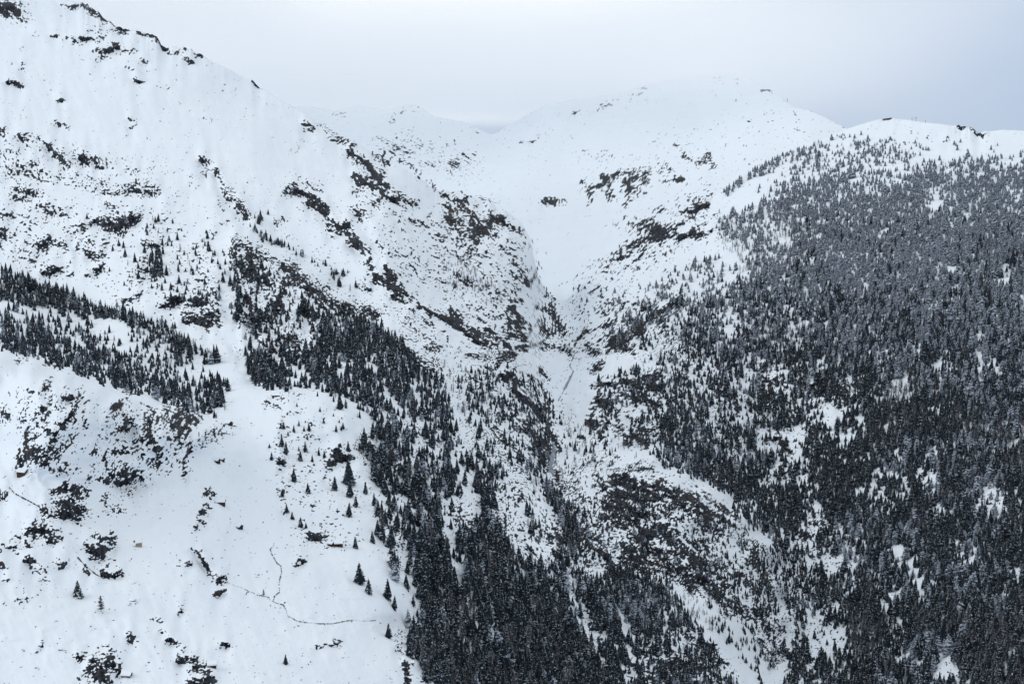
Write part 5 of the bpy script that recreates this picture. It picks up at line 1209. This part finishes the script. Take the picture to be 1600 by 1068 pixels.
def mast(p, hpx_, arm, label):
    k = p.y / F
    root = bpy.data.objects.new("lift_pylon", None); root.location = p - Vector((0, 0, 2)); COL.objects.link(root)
    tag(root, label, "pylon", "lift pylons on the skyline")
    r = .28 * k
    V, Fc = [], []
    for z, rr in ((0, r * 1.3), (hpx_ * k + 2, r * .8)):
        for s in range(8): V.append((rr * math.cos(s * math.pi / 4), rr * math.sin(s * math.pi / 4), z))
    for s in range(8): Fc.append((s, (s + 1) % 8, 8 + (s + 1) % 8, 8 + s))
    child("pole", V, Fc, M_METAL, root)
    if arm:
        V, Fc = [], []; prism(V, Fc, -arm * k / 2, arm * k / 2, -.2 * k, .2 * k, hpx_ * k + 2.01, hpx_ * k + 2 + .6 * k); child("crossarm", V, Fc, M_METAL, root)
mast(on_far(1230), 6.5, 0, "thin faint mast on the slope below the lift station")
mast(on_far(1206), 4, 1.2, "short faint mast right beside the lift station")
mast(g1(1431, 189), 5, 3.2, "T-shaped pylon on the right hill's skyline, the tallest there")
mast(g1(1425, 188.5), 3.5, 2, "small pylon just left of the T-shaped one on the skyline")
mast(g1(1446, 192), 3, .8, "small post on the skyline right of the T-shaped pylon")

# ------------------------------------------------------------------ boulders on the meadow
import bmesh
def boulder_mesh(seed):
    bm = bmesh.new(); bmesh.ops.create_icosphere(bm, subdivisions=2, radius=1)
    rd = random.Random(seed); off = rd.uniform(0, 50)
    for v in bm.verts:
        n = vnoise(np.array([v.co.x * 1.4 + off]), np.array([v.co.y * 1.4 + v.co.z * 1.9 + off]), 7)[0]
        n2 = vnoise(np.array([v.co.x * 3.3 + off]), np.array([v.co.y * 3.1 - v.co.z * 2.9]), 8)[0]
        v.co *= 1 + .35 * n + .14 * n2
        v.co.z *= .7
    me = bpy.data.meshes.new("boulder"); bm.to_mesh(me); bm.free(); me.materials.append(M_STONE)
    return me
BM = [boulder_mesh(s) for s in range(5)]
BOULD = [(211, 858, 3), (119, 862, 3), (207, 937, 10), (203, 942, 4), (202, 945, 4), (239, 927, 3), (177, 968, 4), (148, 981, 3), (88, 969, 4), (94, 1014, 6), (101, 1015, 5), (141, 1022, 4), (35, 1014, 3), (33, 1041, 4), (57, 1042, 5), (232, 1048, 5), (247, 1020, 3), (272, 930, 3), (386, 948, 4), (402, 897, 6), (401, 901, 4), (338, 933, 7), (347, 920, 5), (351, 962, 4), (352, 974, 3), (430, 992, 3), (435, 955, 3), (522, 929, 4), (540, 892, 3), (478, 868, 3), (432, 730, 3), (440, 712, 3), (393, 661, 4), (374, 727, 4), (409, 680, 3), (36, 758, 3), (46, 788, 3), (120, 840, 3), (62, 906, 5), (30, 906, 3), (211, 803, 4), (270, 797, 3), (375, 806, 3), (452, 690, 3), (523, 838, 3), (590, 858, 4), (582, 861, 3), (594, 812, 4), (655, 938, 6), (629, 927, 5), (285, 950, 4), (306, 844, 3), (341, 843, 3), (392, 870, 3), (258, 880, 3), (231, 895, 3)]
BLAB = by_landmark(BOULD, [("around the broad lone spruce", 122, 932), ("by the pale stone ruin", 217, 853), ("right of the frosted larch", 208, 945), ("by the creek", 445, 960), ("around the hut on the avalanche run", 345, 786), ("by the brown hut pair", 525, 852), ("by the big rock at the bottom edge", 165, 1040), ("in the forest edge clearing", 646, 935), ("beside the brown cliff", 435, 710), ("near the red-brown hut", 40, 770), ("at the bottom left", 50, 1030), ("in the middle of the meadow", 390, 890), ("under the rock strip", 290, 880), ("left of the creek", 345, 945), ("below the scrubby knoll", 390, 670)], "snow capped boulder, %s of those %s")
for (x, y, wpx), lab in zip(BOULD, BLAB):
    p = g1(x, y); r = wpx * p.y / F * .5
    o = bpy.data.objects.new("boulder", random.choice(BM)); COL.objects.link(o)
    o.location = p + Vector((0, 0, .15 * r)); o.scale = (r * 1.2, r * 1.1, r * random.uniform(.7, 1.1)); o.rotation_euler = (0, 0, random.uniform(0, 6.28))
    tag(o, lab, "boulder", "boulders poking through the meadow snow")

# ------------------------------------------------------------------ creek, river, track: ribbons lying on the ground
def ribbon(name, pts, wpx, mat, label, jitter=.4, lift=.25, gaps=0.0, seed=1):
    rd = random.Random(seed)
    q = [pts[0]]
    for a, b in zip(pts[:-1], pts[1:]):
        n = max(1, int(math.hypot(b[0] - a[0], b[1] - a[1]) / 1.2))
        for k in range(1, n + 1):
            q.append((a[0] + (b[0] - a[0]) * k / n, a[1] + (b[1] - a[1]) * k / n))
    V, Fc = [], []
    wv = 1.0
    for k, (x, y) in enumerate(q):
        x += rd.uniform(-.5, .5) * jitter; y += rd.uniform(-.5, .5) * jitter
        x2, y2 = q[min(k + 1, len(q) - 1)]; x1, y1 = q[max(k - 1, 0)]
        dx, dy = x2 - x1, y2 - y1; l = math.hypot(dx, dy) + 1e-6
        wv = max(.25, min(1.8, wv + rd.uniform(-.4, .4)))
        nx, ny = -dy / l * wpx * wv / 2, dx / l * wpx * wv / 2
        for s in (-1, 1):
            p = g1(x + s * nx, y + s * ny); V.append((p.x, p.y, p.z + lift))
    for k in range(len(q) - 1):
        if gaps and rd.random() < gaps: continue
        Fc.append((2 * k, 2 * k + 2, 2 * k + 3, 2 * k + 1))
    o = bpy.data.objects.new(name, mesh_from(name, V, Fc, mat)); COL.objects.link(o)
    tag(o, label, None, None, 'structure')
    return o
M_WATER = mat_plain("dark_water", (.012, .014, .017), .3, .5, .35)
M_ICE = mat_plain("river_ice", (.16, .20, .25), .4, .06, .5)
M_GRAVEL = mat_plain("gravel_track", (.17, .15, .13), .3, .3)
ribbon("creek", [(402, 929), (412, 931), (420, 933), (422, 937), (430, 941), (443, 945), (447, 953), (449, 961), (456, 965), (464, 970), (478, 972)], 1.4, M_WATER, "dark open creek winding across the white meadow", .7, .2, .14, 1)
ribbon("creek", [(478, 972), (500, 974), (520, 974), (530, 972), (545, 969), (552, 968), (565, 970), (588, 969)], .85, M_WATER, "thin end of the dark creek running level towards the forest", .4, .2, .25, 2)
ribbon("creek", [(430, 850), (422, 858), (425, 866), (433, 880), (439, 884), (440, 895), (437, 905), (436, 915), (437, 924), (429, 931), (427, 939)], 1.0, M_WATER, "narrow broken side stream dropping down the meadow into the creek", .7, .2, .3, 3)
ribbon("creek", [(340, 905), (360, 912), (375, 917), (398, 927)], .9, M_WATER, "faint line of the creek coming from the rocks on the left", .5, .2, .3, 4)
ribbon("log_line", [(121, 870), (130, 880), (140, 889), (150, 897), (163, 904)], 1.5, M_WATER, "dark line of a ditch slanting down beside the rocks on the left", .3, .2, .05, 5).name = "ditch"
ribbon("footpath", [(14, 761), (22, 770), (32, 776), (48, 784), (62, 792)], 1.2, M_WATER, "thin dark ditch line slanting across the snow at the left edge", .3, .2, .2, 6).name = "ditch"
ribbon("river", [(894, 562), (890, 572), (896, 580), (890, 592), (884, 604), (878, 616), (872, 626)], 2.2, M_ICE, "narrow grey river threading the snowy gorge", .6, .3, .05, 7)
ribbon("river", [(864, 690), (866, 705), (862, 718), (860, 732), (866, 744)], 8, M_ICE, "grey icy river pool in the throat of the gorge", .4, .3, 0, 8)
ribbon("track", [(1225, 1080), (1236, 1062), (1246, 1050), (1256, 1036), (1266, 1024)], 6, M_GRAVEL, "brown gravel track climbing out of the gorge at the bottom right", .4, .3, 0, 9)

# ------------------------------------------------------------------ cloud bank hiding the far summits
bm = bmesh.new()
bmesh.ops.create_cube(bm, size=1)
me = bpy.data.meshes.new("cloud"); bm.to_mesh(me); bm.free()
co = bpy.data.objects.new("cloud", me); COL.objects.link(co)
co.location = (-700, 6900, 265); co.scale = (7000, 5800, 490)
mv = bpy.data.materials.new("cloud_mist"); mv.use_nodes = True
t = mv.node_tree; t.nodes.clear()
n_, l_ = t.nodes.new, t.links.new
om = n_("ShaderNodeOutputMaterial"); pv = n_("ShaderNodeVolumePrincipled")
ge = n_("ShaderNodeNewGeometry"); sx = n_("ShaderNodeSeparateXYZ"); l_(ge.outputs['Position'], sx.inputs[0])
no = n_("ShaderNodeTexNoise"); no.inputs['Scale'].default_value = .0011; no.inputs['Detail'].default_value = 3
l_(ge.outputs['Position'], no.inputs['Vector'])
hz_ = n_("ShaderNodeMath"); hz_.operation = 'MULTIPLY_ADD'; hz_.inputs[1].default_value = 190.0      # ragged cloud base
l_(no.outputs[0], hz_.inputs[0]); l_(sx.outputs['Z'], hz_.inputs[2])
def ramp(sock, a, b):
    m = n_("ShaderNodeMapRange"); m.interpolation_type = 'SMOOTHSTEP'
    m.inputs['From Min'].default_value = a; m.inputs['From Max'].default_value = b
    l_(sock, m.inputs['Value']); return m.outputs[0]
def mul(a, b):
    m = n_("ShaderNodeMath"); m.operation = 'MULTIPLY'
    l_(a, m.inputs[0])
    if isinstance(b, float): m.inputs[1].default_value = b
    else: l_(b, m.inputs[1])
    return m.outputs[0]
dn = mul(mul(mul(ramp(hz_.outputs[0], 180, 440), ramp(sx.outputs['Y'], 4000, 5600)), mul(ramp(sx.outputs['X'], 1900, 800), ramp(sx.outputs['X'], -4100, -2900))), CLOUD_DENSITY)
l_(dn, pv.inputs['Density'])
pv.inputs['Color'].default_value = (.97, .985, 1.0, 1)
pv.inputs['Anisotropy'].default_value = .3
l_(pv.outputs[0], om.inputs['Volume'])
me.materials.append(mv)
tag(co, "pale low cloud swallowing the summits of the far mountains", None, None, 'stuff')

me2 = me.copy(); mv2 = mv.copy(); me2.materials.clear(); me2.materials.append(mv2)
c2 = bpy.data.objects.new("cloud", me2); COL.objects.link(c2)
c2.location = (-900, 3100, 345); c2.scale = (1100, 1000, 330)
_mr = [q for q in mv2.node_tree.nodes if q.type == 'MAP_RANGE']
for q, (a, b) in zip(_mr, ((285, 420), (2620, 2900), (-380, -620), (-1440, -1200))):
    q.inputs['From Min'].default_value = a; q.inputs['From Max'].default_value = b
tag(c2, "wisp of pale cloud brushing the ridge in the upper left corner", None, None, 'stuff')
